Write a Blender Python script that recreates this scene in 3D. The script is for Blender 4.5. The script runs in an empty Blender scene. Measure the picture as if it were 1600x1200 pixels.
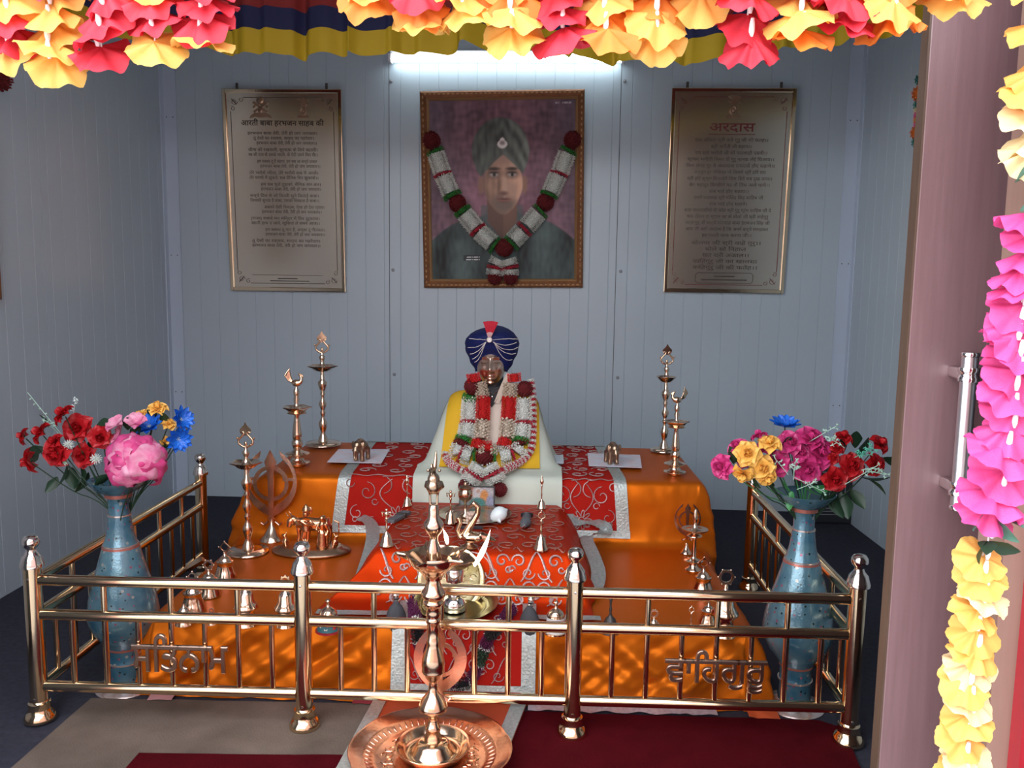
import bpy, bmesh, math, random
from math import sin, cos, pi, radians, sqrt, atan2, exp, hypot
from mathutils import Vector, Matrix, noise
from mathutils.geometry import tessellate_polygon

S = bpy.context.scene
COL = S.collection
rnd = random.Random(7)

# ------------------------------------------------------------------ camera
F, PITCH, YAW, ROLL, CAMZ = 1300.0, radians(6.87), radians(1.5), radians(0.82), 1.13
fw = Vector((-sin(YAW) * cos(PITCH), cos(YAW) * cos(PITCH), -sin(PITCH)))
rt0 = Vector((cos(YAW), sin(YAW), 0)); up0 = rt0.cross(fw)
rt = rt0 * cos(ROLL) + up0 * sin(ROLL); up = up0 * cos(ROLL) - rt0 * sin(ROLL)
CAM = Vector((0, 0, CAMZ))
cd = bpy.data.cameras.new('camera'); cd.sensor_width = 36; cd.lens = F / 1600 * 36; cd.clip_start = 0.02
co = bpy.data.objects.new('camera', cd); COL.objects.link(co)
co.matrix_world = Matrix.Translation(CAM) @ Matrix((rt, up, -fw)).transposed().to_4x4()
S.camera = co

# ------------------------------------------------------------------ sky, light, exposure
W = bpy.data.worlds.new('sky'); S.world = W; W.use_nodes = True
wn = W.node_tree.nodes; wl = W.node_tree.links
bg = wn['Background']; bg.inputs[1].default_value = 1.0
geo = wn.new('ShaderNodeTexCoord'); sep = wn.new('ShaderNodeSeparateXYZ'); rmp = wn.new('ShaderNodeValToRGB')
wl.new(geo.outputs['Generated'], sep.inputs[0]); wl.new(sep.outputs['Z'], rmp.inputs[0]); wl.new(rmp.outputs[0], bg.inputs[0])
rmp.color_ramp.elements[0].position = 0.0; rmp.color_ramp.elements[0].color = (0.97, 0.98, 1.0, 1)
rmp.color_ramp.elements[1].position = 0.9; rmp.color_ramp.elements[1].color = (0.76, 0.84, 0.97, 1)
S.view_settings.view_transform = 'Standard'; S.view_settings.look = 'None'
S.view_settings.gamma = 1; S.view_settings.use_curve_mapping = False
S.view_settings.exposure = 2.7
S.cycles.use_denoising = True
S.cycles.max_bounces = 10; S.cycles.diffuse_bounces = 6; S.cycles.glossy_bounces = 5
S.cycles.sample_clamp_indirect = 8
pl = bpy.data.lights.new('doorway_portal', 'AREA'); pl.shape = 'RECTANGLE'; pl.size = 2.15; pl.size_y = 2.34
pl.cycles.is_portal = True
po = bpy.data.objects.new('doorway_portal', pl); COL.objects.link(po)
po.location = (-0.31, 1.16, 1.15); po.rotation_euler = (pi / 2, 0, 0)

# ------------------------------------------------------------------ picking points of real surfaces
def ray(x, y): return fw + rt * ((x - 800) / F) - up * ((y - 600) / F)
def at_y(x, y, Y):
    d = ray(x, y); return CAM + d * (Y / d.y)
def at_z(x, y, Z):
    d = ray(x, y); return CAM + d * ((Z - CAMZ) / d.z)
def at_x(x, y, X):
    d = ray(x, y); return CAM + d * (X / d.x)
def at_plane(x, y, p, n):
    d = ray(x, y); return CAM + d * ((Vector(p) - CAM).dot(n) / d.dot(n))

# ------------------------------------------------------------------ materials
def lin(c): return tuple(((v / 255) / 12.92 if v / 255 <= .04045 else ((v / 255 + .055) / 1.055) ** 2.4) for v in c)
MATS = {}
def mat(name, col, rough=.5, metal=0, spec=.5, noise_amt=0, noise_scale=8, col2=None, bump=0, bump_scale=40,
        emit=0, sheen=0, transl=0, coat=0, stretch=None, attr=None, tint=None):
    if name in MATS: return MATS[name]
    m = bpy.data.materials.new(name); m.use_nodes = True
    N = m.node_tree.nodes; L = m.node_tree.links; b = N['Principled BSDF']; out = N['Material Output']
    col = tuple(col) + (1,) if len(col) == 3 else col
    b.inputs['Base Color'].default_value = col
    b.inputs['Roughness'].default_value = rough; b.inputs['Metallic'].default_value = metal
    b.inputs['Specular IOR Level'].default_value = spec
    if sheen: b.inputs['Sheen Weight'].default_value = sheen
    if tint: b.inputs['Specular Tint'].default_value = tuple(tint) + (1,)
    if coat: b.inputs['Coat Weight'].default_value = coat; b.inputs['Coat Roughness'].default_value = .1
    if emit: b.inputs['Emission Color'].default_value = col; b.inputs['Emission Strength'].default_value = emit
    csock = None
    tc = N.new('ShaderNodeTexCoord'); src = tc.outputs['Object']
    if stretch:
        mp = N.new('ShaderNodeMapping'); mp.inputs['Scale'].default_value = stretch; L.new(src, mp.inputs[0]); src = mp.outputs[0]
    if attr:
        a = N.new('ShaderNodeVertexColor'); a.layer_name = attr; csock = a.outputs[0]
    if col2 is not None:
        n = N.new('ShaderNodeTexNoise'); n.inputs['Scale'].default_value = noise_scale; n.inputs['Detail'].default_value = 5
        L.new(src, n.inputs['Vector'])
        r = N.new('ShaderNodeValToRGB'); r.color_ramp.elements[0].position = .5 - .5 * max(.02, 1 - noise_amt); r.color_ramp.elements[1].position = .5 + .5 * max(.02, 1 - noise_amt)
        r.color_ramp.elements[0].color = col; r.color_ramp.elements[1].color = tuple(col2) + (1,)
        L.new(n.outputs['Fac'], r.inputs[0]); csock = r.outputs[0]
    if csock: L.new(csock, b.inputs['Base Color'])
    if bump:
        n2 = N.new('ShaderNodeTexNoise'); n2.inputs['Scale'].default_value = bump_scale; n2.inputs['Detail'].default_value = 4
        L.new(src, n2.inputs['Vector'])
        bp = N.new('ShaderNodeBump'); bp.inputs['Strength'].default_value = bump; bp.inputs['Distance'].default_value = .004
        L.new(n2.outputs['Fac'], bp.inputs['Height']); L.new(bp.outputs[0], b.inputs['Normal'])
    if transl:
        t = N.new('ShaderNodeBsdfTranslucent'); t.inputs[0].default_value = col
        if csock: L.new(csock, t.inputs[0])
        mx = N.new('ShaderNodeMixShader'); mx.inputs[0].default_value = transl
        L.new(b.outputs[0], mx.inputs[1]); L.new(t.outputs[0], mx.inputs[2]); L.new(mx.outputs[0], out.inputs[0])
    MATS[name] = m
    return m

BRASS = mat('brass', (.80, .57, .39), .16, 1, bump=.08, bump_scale=30, col2=(.70, .48, .32), noise_amt=.4, noise_scale=25)
BRASS_L = mat('pale_brass', (.82, .62, .47), .16, 1, bump=.08, bump_scale=30)
BRONZE = mat('bronze_figures', (.72, .40, .22), .22, 1, bump=.15, bump_scale=90)
BRONZE_D = mat('dark_bronze', (.42, .28, .19), .32, 1, bump=.3, bump_scale=70)
COPPER = mat('copper', (.76, .40, .28), .22, 1, bump=.12, bump_scale=60, col2=(.62, .33, .24), noise_amt=.3, noise_scale=12)
RAILM = mat('rail_metal', (.78, .60, .39), .12, 1, bump=.03, bump_scale=15)
KNOB = mat('knob_metal', (.82, .75, .68), .1, 1)
CHROME = mat('chrome', (.82, .80, .79), .1, 1)
STEEL = mat('brushed_steel', (.72, .71, .72), .3, 1, stretch=(1, 1, 60), bump=.05, bump_scale=20)
SILVER = mat('silver_tray', (.60, .53, .43), .25, 1, bump=.12, bump_scale=70)
SIGNM = mat('sign_metal', (.42, .27, .20), .28, 1, bump=.1, bump_scale=40)
GOLDTRAY = mat('yellow_brass', (.62, .55, .33), .22, 1, bump=.1, bump_scale=50)
WALL = mat('wall_paint', (.49, .578, .645), .32, 0, .5, bump=.02, bump_scale=4, col2=(.455, .535, .60), noise_amt=.2, noise_scale=1.3)
TRIM = mat('trim_paint', (.54, .63, .75), .3, bump=.03, bump_scale=5)
SEAL = mat('dark_seal', (.03, .03, .03), .6)
FLOOR = mat('floor_carpet', (.029, .029, .041), .95, 0, .1, col2=(.050, .050, .066), noise_amt=.3, noise_scale=60, bump=.5, bump_scale=400)
CEIL = mat('ceiling_paint', (.7, .7, .7), .6)
PAVE = mat('outside_paving', (.42, .40, .38), .8, col2=(.34, .33, .32), noise_amt=.3, noise_scale=4)
WOOD = mat('door_veneer', (.15, .080, .082), .34, 0, .8, col2=(.205, .115, .12), noise_amt=.25, noise_scale=9, stretch=(14, 14, .7), bump=.06, bump_scale=50)
WOOD_E = mat('door_edge_wood', (.070, .040, .026), .5, col2=(.105, .062, .040), noise_amt=.3, noise_scale=12, stretch=(8, 8, .8))
WOOD_P = mat('pale_jamb', (.30, .18, .14), .5, col2=(.25, .15, .115), noise_amt=.3, noise_scale=9, stretch=(9, 9, .6))
REDP = mat('red_gloss_paint', (.42, .02, .035), .25, 0, .6, coat=.4)
ORANGE = mat('orange_satin', (.54, .130, .010), .38, .42, .6, tint=(1, .32, .03), col2=(.50, .10, .005), noise_amt=.3, noise_scale=3, bump=.05, bump_scale=120)
RED = mat('red_velvet', (.40, .010, .003), .75, 0, .15, col2=(.33, .006, .003), noise_amt=.3, noise_scale=9, bump=.08, bump_scale=200)
REDOR = mat('red_orange_satin', (.42, .036, .002), .42, .3, .5, tint=(1, .16, .02), col2=(.42, .014, .004), noise_amt=.2, noise_scale=5, bump=.08, bump_scale=80)
SEQGRAZE = mat('sequin_grazing_dark', (.36, .17, .13), .5, .4, .3)  # sequin thread at a grazing angle, its lost glint put into a darker colour
SILVERB = mat('silver_brocade', (.50, .53, .50), .42, .55, .5, col2=(.36, .40, .38), noise_amt=.7, noise_scale=120, bump=.5, bump_scale=160)
SEQUIN = mat('sequin_thread', (.66, .50, .47), .45, .5, .4, col2=(.38, .20, .18), noise_amt=.6, noise_scale=300, bump=.5, bump_scale=300)
CREAM = mat('cream_cotton', (.60, .64, .545), .85, 0, .2, col2=(.55, .59, .50), noise_amt=.2, noise_scale=5, bump=.06, bump_scale=300)
YELLOWC = mat('yellow_ochre_cloth', (.72, .42, .02), .75, 0, .3, bump=.05, bump_scale=300)
SHIRT = mat('beige_shirt', (.62, .53, .44), .75, bump=.05, bump_scale=300)
BLACKC = mat('black_cloth', (.012, .011, .013), .7)
NAVY = mat('navy_turban_cloth', (.006, .012, .085), .6, 0, .25, bump=.1, bump_scale=160)
PEARL = mat('pearl_chain', (.62, .56, .52), .3, .4)
WHITEP = mat('white_plastic', (.82, .82, .84), .35)
PRED = mat('crimson_fringe', (.52, .02, .045), .6)
MAROON = mat('maroon_pompom', (.15, .005, .008), .85)
GREENF = mat('green_fringe', (.03, .22, .03), .7)
WHITEF = mat('white_fringe', (.80, .82, .76), .65, transl=.15)
REDF = mat('scarlet_ribbon', (.68, .012, .012), .5, transl=.1)
CREAMF = mat('cream_ribbon', (.66, .56, .44), .55, transl=.1)
PURPLE = mat('purple_yarn', (.10, .006, .05), .8)
PLUME = mat('crimson_plume', (.52, .012, .035), .6)
RUGB = mat('beige_rug', (.175, .132, .105), .95, 0, .05, col2=(.098, .074, .058), noise_amt=.5, noise_scale=7, bump=.5, bump_scale=250)
RUGM = mat('maroon_carpet', (.070, .003, .006), .95, 0, .04, col2=(.045, .002, .004), noise_amt=.3, noise_scale=15, bump=.5, bump_scale=300)
ORMAT = mat('orange_mat', (.45, .055, .012), .7, bump=.1, bump_scale=150)
TUBEM = mat('lit_tube', (.86, .97, 1.0), emit=2.0)
FLAMEM = mat('flame', (1.0, .80, .56), emit=2.2)
V_BLUE = (.07, .21, .30)
LEAF = mat('leaf_green', (.015, .045, .02), .45, transl=.15)
LEAF_L = mat('fresh_leaf', (.05, .24, .07), .45, transl=.15)
LEAF_G = mat('grey_green_leaf', (.09, .24, .17), .5, transl=.2)
ROSE_R = mat('rose_red', (.50, .008, .012), .5, col2=(.40, .006, .012), noise_amt=.3, noise_scale=60, transl=.12)
ROSE_M = mat('rose_magenta', (.52, .015, .12), .45, col2=(.66, .06, .26), noise_amt=.3, noise_scale=50, transl=.12)
ROSE_Y = mat('rose_yellow', (.90, .60, .15), .5, col2=(.86, .42, .06), noise_amt=.3, noise_scale=40, transl=.12)
HYD = mat('pink_white_petal', (.58, .03, .18), .5, col2=(.80, .42, .54), noise_amt=.55, noise_scale=30, transl=.12)
BLUEF = mat('blue_petal', (.008, .09, .55), .4, col2=(.02, .20, .72), noise_amt=.4, noise_scale=50, transl=.1)
STAMEN = mat('pale_stamen', (.70, .72, .45), .6)
FILLER = mat('filler_sprig', (.42, .62, .50), .6)
G_YEL = mat('garland_yellow', (.95, .58, .12), .6, col2=(.97, .66, .20), noise_amt=.3, noise_scale=25, transl=.45)
G_RED = mat('garland_red', (.72, .03, .06), .6, col2=(.80, .05, .08), noise_amt=.3, noise_scale=25, transl=.3)
G_PNK = mat('garland_pink', (.80, .07, .30), .6, col2=(.86, .12, .38), noise_amt=.3, noise_scale=25, transl=.3)
G_CRM = mat('garland_cream', (.90, .74, .42), .6, transl=.35)
G_ORG = mat('garland_orange', (.90, .30, .05), .6, transl=.35)
BEADW = mat('white_tube_bead', (.85, .85, .85), .35)
GREYM = mat('dark_grey_felt', (.055, .055, .062), .8, bump=.2, bump_scale=120)
GREYP = mat('grey_strap', (.10, .11, .12), .45)
DARKB = mat('dark_iron', (.09, .08, .075), .45, .7)
PAPER = mat('paper', (.66, .70, .78), .7, col2=(.72, .58, .62), noise_amt=.75, noise_scale=22)
NOTE = mat('banknote_paper', (.62, .66, .70), .7, col2=(.55, .60, .66), noise_amt=.5, noise_scale=40)
CONCH = mat('white_shell', (.72, .78, .78), .35)
INK = mat('engraved_ink', (.05, .035, .025), .5)
INKR = mat('engraved_red_ink', (.16, .02, .025), .5)
FRAMEW = mat('carved_gilt_wood', (.30, .12, .04), .38, .35, bump=.5, bump_scale=90, col2=(.16, .06, .025), noise_amt=.4, noise_scale=50)
FRAMEL = mat('gilt_slip', (.52, .30, .14), .35, .6)
AGED = mat('aged_brass', (.52, .38, .26), .26, 1, bump=.15, bump_scale=60)
PLATEM = mat('etched_brass_plate', (.76, .69, .57), .22, 1, bump=.10, bump_scale=3)
PLATEF = mat('plate_border', (.74, .60, .42), .14, 1, bump=.2, bump_scale=14)
BLACKPL = mat('black_plastic', (.02, .021, .026), .45)
GREYLINE = mat('grey_line', (.30, .31, .34), .5)
BAND_R = mat('valance_red', (.20, .012, .010), .8)
BAND_B = mat('valance_navy', (.006, .009, .055), .8)
BAND_Y = mat('valance_yellow', (.50, .34, .010), .7, transl=.2)
TEAL = mat('teal_enamel', (.02, .13, .17), .4, col2=(.05, .20, .22), noise_amt=.4, noise_scale=60)
PINKE = mat('pink_enamel', (.55, .06, .22), .4)
WHITEE = mat('white_enamel', (.72, .72, .70), .4)
REDE = mat('red_enamel', (.45, .02, .03), .4)
GREENT = mat('green_tinsel', (.02, .20, .16), .3, .6)
ORNF = mat('orange_felt', (.72, .15, .01), .7)

# ------------------------------------------------------------------ mesh builder
class MB:
    def __init__(s): s.v = []; s.f = []; s.sm = []; s.mi = []
    def add(s, vs, fs, smooth=True, mi=0, M=None):
        o = len(s.v)
        s.v += [(M @ Vector(p)) if M else Vector(p) for p in vs]
        s.f += [tuple(i + o for i in f) for f in fs]; s.sm += [smooth] * len(fs); s.mi += [mi] * len(fs)
        return s
    def box(s, c, d, M=None, mi=0, bev=0):
        x, y, z = [q / 2 for q in d]; cx, cy, cz = c
        if bev:
            bm = bmesh.new(); bmesh.ops.create_cube(bm, size=1)
            for v in bm.verts: v.co = Vector((v.co.x * d[0], v.co.y * d[1], v.co.z * d[2]))
            bmesh.ops.bevel(bm, geom=bm.edges[:], offset=bev, segments=2, affect='EDGES', profile=.6)
            bm.verts.index_update()
            vs = [v.co + Vector(c) for v in bm.verts]; fs = [[v.index for v in f.verts] for f in bm.faces]; bm.free()
            return s.add(vs, fs, False, mi, M)
        vs = [(cx + a * x, cy + b * y, cz + e * z) for a in (-1, 1) for b in (-1, 1) for e in (-1, 1)]
        return s.add(vs, [(0, 1, 3, 2), (4, 6, 7, 5), (0, 4, 5, 1), (2, 3, 7, 6), (0, 2, 6, 4), (1, 5, 7, 3)], False, mi, M)
    def lathe(s, prof, n=24, c=(0, 0, 0), M=None, mi=0, sx=1, sy=1, mod=None, cap=True):
        vs = []; fs = []
        for (r, z) in prof:
            for k in range(n):
                a = 2 * pi * k / n; q = r * (mod(a, r, z) if mod else 1)
                vs.append((c[0] + q * cos(a) * sx, c[1] + q * sin(a) * sy, c[2] + z))
        for i in range(len(prof) - 1):
            for k in range(n):
                k2 = (k + 1) % n; fs.append((i * n + k, i * n + k2, (i + 1) * n + k2, (i + 1) * n + k))
        if cap:
            if prof[0][0] > 1e-5: fs.append(tuple(range(n - 1, -1, -1)))
            if prof[-1][0] > 1e-5: fs.append(tuple(range((len(prof) - 1) * n, len(prof) * n)))
        return s.add(vs, fs, True, mi, M)
    def tube(s, pts, r, n=8, closed=False, M=None, mi=0, flat=1.0):
        P = [Vector(p) for p in pts]; m = len(P)
        R = r if isinstance(r, (list, tuple)) else [r] * m
        vs = []; fs = []; prev = None
        for i in range(m):
            t = (P[(i + 1) % m] - P[i - 1]) if closed else (P[min(i + 1, m - 1)] - P[max(i - 1, 0)])
            if t.length < 1e-9: t = Vector((0, 0, 1))
            t.normalize()
            if prev is None:
                a = Vector((0, 0, 1)) if abs(t.z) < .9 else Vector((1, 0, 0)); u = t.cross(a).normalized()
            else:
                u = prev - t * prev.dot(t)
                if u.length < 1e-6: u = t.orthogonal()
                u.normalize()
            prev = u; w = t.cross(u)
            for k in range(n):
                an = 2 * pi * k / n; vs.append(P[i] + (u * cos(an) + w * sin(an) * flat) * R[i])
        rng = m if closed else m - 1
        for i in range(rng):
            j = (i + 1) % m
            for k in range(n):
                k2 = (k + 1) % n; fs.append((i * n + k, i * n + k2, j * n + k2, j * n + k))
        if not closed: fs += [tuple(range(n - 1, -1, -1)), tuple(range((m - 1) * n, m * n))]
        return s.add(vs, fs, True, mi, M)
    def ball(s, c, r, n=14, m=9, M=None, mi=0):
        if not isinstance(r, (tuple, list)): r = (r, r, r)
        prof = [(sin(pi * i / m), -cos(pi * i / m)) for i in range(m + 1)]
        vs = []; fs = []
        for i in range(1, m):
            for k in range(n):
                a = 2 * pi * k / n; vs.append((c[0] + r[0] * prof[i][0] * cos(a), c[1] + r[1] * prof[i][0] * sin(a), c[2] + r[2] * prof[i][1]))
        b = len(vs); vs += [(c[0], c[1], c[2] - r[2]), (c[0], c[1], c[2] + r[2])]
        for i in range(m - 2):
            for k in range(n):
                k2 = (k + 1) % n; fs.append((i * n + k, i * n + k2, (i + 1) * n + k2, (i + 1) * n + k))
        for k in range(n):
            k2 = (k + 1) % n; fs.append((b, k2, k)); fs.append((b + 1, (m - 2) * n + k, (m - 2) * n + k2))
        return s.add(vs, fs, True, mi, M)
    def grid(s, fn, nu, nv, mi=0, M=None, closeu=False, smooth=True):
        vs = [fn(i / nu, j / nv) for j in range(nv + 1) for i in range(nu + (0 if closeu else 1))]
        w = nu if closeu else nu + 1
        fs = [(j * w + i, j * w + (i + 1) % w, (j + 1) * w + (i + 1) % w, (j + 1) * w + i) for j in range(nv) for i in range(nu)]
        return s.add(vs, fs, smooth, mi, M)
    def prism(s, loops, d, M=None, mi=0, axis='y'):
        # loops: outer (+holes) as 2-D points; extruded by d, standing in the x-z plane (axis y) or lying in x-y (axis z)
        P = [[Vector((a, b, 0)) for a, b in lp] for lp in loops]
        tri = tessellate_polygon(P); flat = [p for lp in P for p in lp]; n = len(flat)
        def up3(p, h): return (p.x, h, p.y) if axis == 'y' else (p.x, p.y, h)
        vs = [up3(p, -d / 2) for p in flat] + [up3(p, d / 2) for p in flat]
        fs = [tuple(t) for t in tri] + [tuple(i + n for i in reversed(t)) for t in tri]
        o = 0
        for lp in P:
            k = len(lp)
            for i in range(k):
                j = (i + 1) % k; fs.append((o + i, o + j, n + o + j, n + o + i))
            o += k
        return s.add(vs, fs, False, mi, M)
    def mesh(s, name, mats, sharp=62):
        me = bpy.data.meshes.new(name)
        me.from_pydata([tuple(p) for p in s.v], [], s.f)
        for m in (mats if isinstance(mats, (list, tuple)) else [mats]): me.materials.append(m)
        me.polygons.foreach_set('use_smooth', s.sm); me.polygons.foreach_set('material_index', s.mi)
        me.validate(); me.update()
        bm = bmesh.new(); bm.from_mesh(me); bmesh.ops.recalc_face_normals(bm, faces=bm.faces[:]); bm.to_mesh(me); bm.free()
        if sharp and any(s.sm): me.set_sharp_from_angle(angle=radians(sharp))
        return me

def link(name, me, parent=None, loc=None, rot=None, kind=None, label=None):
    o = bpy.data.objects.new(name, me); COL.objects.link(o)
    if parent: o.parent = parent
    if loc is not None: o.location = loc
    if rot is not None: o.rotation_euler = rot
    if kind: o['kind'] = kind
    if label: o['label'] = label
    return o
def part(name, mb, m, parent=None, loc=None, rot=None, kind=None, label=None, sharp=62):
    return link(name, mb.mesh(name, m, sharp), parent, loc, rot, kind, label)
def tag(o, label, cat, group=None):
    o['label'] = label; o['category'] = cat
    if group: o['group'] = group
    return o
def thing(name, label, cat, loc=(0, 0, 0), rz=0, group=None):
    o = bpy.data.objects.new(name, None); COL.objects.link(o); o.location = loc; o.rotation_euler = (0, 0, rz)
    o.empty_display_size = .05
    return tag(o, label, cat, group)
def kids(o): return [c for c in COL.objects if c.parent == o]
def dup(root, loc=None, rz=None, label=None, group=None):
    def cp(o, par):
        c = o.copy(); COL.objects.link(c); c.parent = par
        for k in KID.get(o, []): cp(k, c)
        return c
    KID = {}
    for o in COL.objects:
        if o.parent: KID.setdefault(o.parent, []).append(o)
    r = cp(root, None)
    if loc is not None: r.location = loc
    if rz is not None: r.rotation_euler = (0, 0, rz)
    if label: r['label'] = label
    if group: r['group'] = group
    return r
def fuse(mb, voxel, smooth=3, mats=None):
    # melt overlapping shapes into one continuous skin
    me = mb.mesh('fuse', mats or BRASS, 0); o = bpy.data.objects.new('fuse', me); COL.objects.link(o)
    md = o.modifiers.new('r', 'REMESH'); md.mode = 'VOXEL'; md.voxel_size = voxel
    if smooth:
        sm = o.modifiers.new('s', 'SMOOTH'); sm.iterations = smooth; sm.factor = .5
    dg = bpy.context.evaluated_depsgraph_get(); out = bpy.data.meshes.new_from_object(o.evaluated_get(dg))
    bpy.data.objects.remove(o)
    for p in out.polygons: p.use_smooth = True
    return out
def text_mb(lines, offset=0, extrude=.0006, bev=0):
    # lines: (string, x, z, size, align); upright in the x-z plane facing -y
    mb = MB()
    for st, x, z, size, al in lines:
        c = bpy.data.curves.new('t', 'FONT'); c.body = st; c.size = size; c.extrude = extrude; c.offset = offset; c.resolution_u = 2; c.bevel_depth = bev; c.bevel_resolution = 0
        c.align_x = al
        o = bpy.data.objects.new('t', c); COL.objects.link(o)
        dg = bpy.context.evaluated_depsgraph_get(); me = bpy.data.meshes.new_from_object(o.evaluated_get(dg))
        mb.add([(v.co.x + x, -v.co.z, v.co.y + z) for v in me.vertices], [tuple(p.vertices) for p in me.polygons], False)
        bpy.data.objects.remove(o); bpy.data.curves.remove(c); bpy.data.meshes.remove(me)
    return mb
def smooth_path(p, it=2):
    P = [Vector(q) for q in p]
    for _ in range(it):
        Q = [P[0]]
        for a, b in zip(P, P[1:]): Q += [a * .75 + b * .25, a * .25 + b * .75]
        Q.append(P[-1]); P = Q
    return P
def resample(P, step):
    P = [Vector(p) for p in P]; out = [P[0].copy()]; acc = 0
    for a, b in zip(P, P[1:]):
        L = (b - a).length
        if L < 1e-9: continue
        t = step - acc
        while t <= L: out.append(a.lerp(b, t / L)); t += step
        acc = (acc + L) % step
    return out
def nz(x, y=0, z=0): return noise.noise(Vector((x, y, z)))

# ================================================================== THE SETTING
WA = -0.0216; WP = Vector((-0.2, 4.195, 0)); WN = Vector((0.0216, 1, 0))
def at_wall(x, y, off=0.0): return at_plane(x, y, WP - Vector((0, off, 0)), WN)
def wall_y(x): return 4.195 - 0.0216 * (x + .2)
XL, XR, YF, CZ = -1.87, 1.545, 1.25, 2.70

def panel_mb(w, h, pitch=.0945, first=.045, g=.0022, dp=.0022, t=.05, z0=0):
    # a sandwich panel: V-grooved front in the plane y = 0, facing -y
    xs = [(0, 0)]; x = first
    while x < w - .02:
        xs += [(x - g, 0), (x, dp), (x + g, 0)]; x += pitch
    xs.append((w, 0)); n = len(xs)
    vs = [(a, b, z0) for a, b in xs] + [(a, b, h) for a, b in xs] + [(0, t, z0), (w, t, z0), (0, t, h), (w, t, h)]
    fs = [(i, i + 1, n + i + 1, n + i) for i in range(n - 1)]
    fs += [(2 * n, 2 * n + 2, 2 * n + 3, 2 * n + 1), (0, n, 2 * n + 2, 2 * n), (n - 1, 2 * n + 1, 2 * n + 3, 2 * n - 1),
           tuple(range(n - 1, -1, -1)) + (2 * n, 2 * n + 1), tuple(range(n, 2 * n)) + (2 * n + 3, 2 * n + 2)]
    return MB().add(vs, fs, False)
def setting(name, loc=(0, 0, 0), rz=0):
    o = bpy.data.objects.new(name, None); COL.objects.link(o); o.location = loc; o.rotation_euler = (0, 0, rz); o['kind'] = 'structure'
    return o

part('floor', MB().box(((XL + XR) / 2, 2.72, -.02), (XR - XL + .2, 3.1, .04)), FLOOR, kind='structure')
part('ground_outside', MB().box((0, -6.86, -.045), (18, 16.0, .05)), PAVE, kind='structure')
part('wall_added_opposite', MB().box((0, -7.5, 1.4), (14, .2, 2.9)), mat('added_opposite_paint', (.50, .37, .31), .85, col2=(.42, .31, .27), noise_amt=.3, noise_scale=1.5), kind='structure')  # unseen wall, added to tone down the sky mirrored in the plaques
part('wall_added_sky_block', MB().box((2.75, -3.2, 2.2), (.2, 8.6, 4.5)), mat('sky_block_paint', (.34, .22, .20), .85), kind='structure')  # unseen wall, added to block sky light from the right
part('ceiling', MB().box(((XL + XR) / 2, 2.72, CZ + .03), (XR - XL + .3, 3.2, .06)), CEIL, kind='structure')

j1 = at_wall(608.5, 400).x; j2 = at_wall(963, 400).x
wb = setting('wall_back', (0, WP.y + .0216 * WP.x * -1 - .0216 * 0, 0), 0)
wb.location = (0, wall_y(0), 0); wb.rotation_euler = (0, 0, math.atan(-.0216))
for x0, x1, f0 in ((XL - .06, j1 - .0015, .035), (j1 + .0015, j2 - .0015, .055), (j2 + .0015, XR + .06, .055)):
    part('wall_panel', panel_mb(x1 - x0, CZ, first=f0), WALL, wb, (x0, 0, 0))
for jx in (j1, j2):
    part('joint_seal', MB().box((jx, .012, CZ / 2), (.005, .012, CZ)), SEAL, wb)
for px, py in ((611, 127), (614, 422), (616, 585), (976, 127), (965, 590), (970, 424)):
    p = at_wall(px, py)
    part('rivet', MB().lathe([(.0085, 0), (.008, .003), (.004, .006), (0, .0065)], 12), GREYLINE, wb, (p.x, -.0005, p.z), (pi / 2, 0, 0))
wl_ = setting('wall_left', (XL, YF, 0), pi / 2)
y0 = 0
for k, w in enumerate((.75, 1.15, 1.10)):
    part('wall_panel', panel_mb(w - .003, CZ, first=.05, g=.0013, dp=.0014), WALL, wl_, (y0, 0, 0)); y0 += w
wr_ = setting('wall_right', (XR, 4.25, 0), -pi / 2)
y0 = 0
for k, w in enumerate((1.15, 1.15, .75)):
    part('wall_panel', panel_mb(w - .003, CZ, first=.05, g=.0013, dp=.0014), WALL, wr_, (y0, 0, 0)); y0 += w
# corner flashings
def flashing(name, x, sgn):
    mb = MB(); yb = wall_y(x)
    mb.box((x + sgn * .034, yb - .003, CZ / 2), (.068, .006, CZ)); mb.box((x + sgn * .003, yb - .02, CZ / 2), (.006, .04, CZ))
    mb.box((x + sgn * .064, yb - .005, CZ / 2), (.006, .008, CZ))
    o = part(name, mb, TRIM, kind='structure')
    for z in (.55, 1.25, 1.93):
        for dx in (.018, .05):
            part('screw', MB().lathe([(.003, 0), (.002, .002), (0, .0025)], 8), SEAL, o, (x + sgn * dx, yb - .006, z), (pi / 2, 0, 0))
flashing('trim_1', XL, 1); flashing('trim_2', XR, -1)

# doorway, sliding door leaf and its red surround (outside face of the room)
JX0 = at_y(1529, 1100, 1.21).x; JX1 = at_y(1563, 1100, 1.21).x
part('wall_front', MB().box((-1.67, 1.21, CZ / 2), (.50, .08, CZ)).box(((XL + XR) / 2, 1.21, 2.52), (XR - XL + .1, .08, .40)), REDP, kind='structure')
part('trim_3', MB().box(((JX0 + JX1) / 2, 1.215, 1.16), (JX1 - JX0, .07, 2.32)), WOOD_P, kind='structure')
part('trim_4', MB().box(((JX1 + XR + .1) / 2, 1.19, CZ / 2), (XR + .1 - JX1, .10, CZ), bev=.012), REDP, kind='structure')
part('wall_front_lining', MB().box(((JX1 + XR + .03) / 2, 1.262, CZ / 2), (XR + .03 - JX1, .02, CZ)).box(((XL + XR) / 2, 1.262, 2.52), (XR - XL, .02, .36)).box((-1.65, 1.262, CZ / 2), (.44, .02, CZ)), WALL, kind='structure')
DY = 1.36; DXL = at_y(1437, 300, DY).x
dr = setting('door_1', (0, 0, 0))
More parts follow.
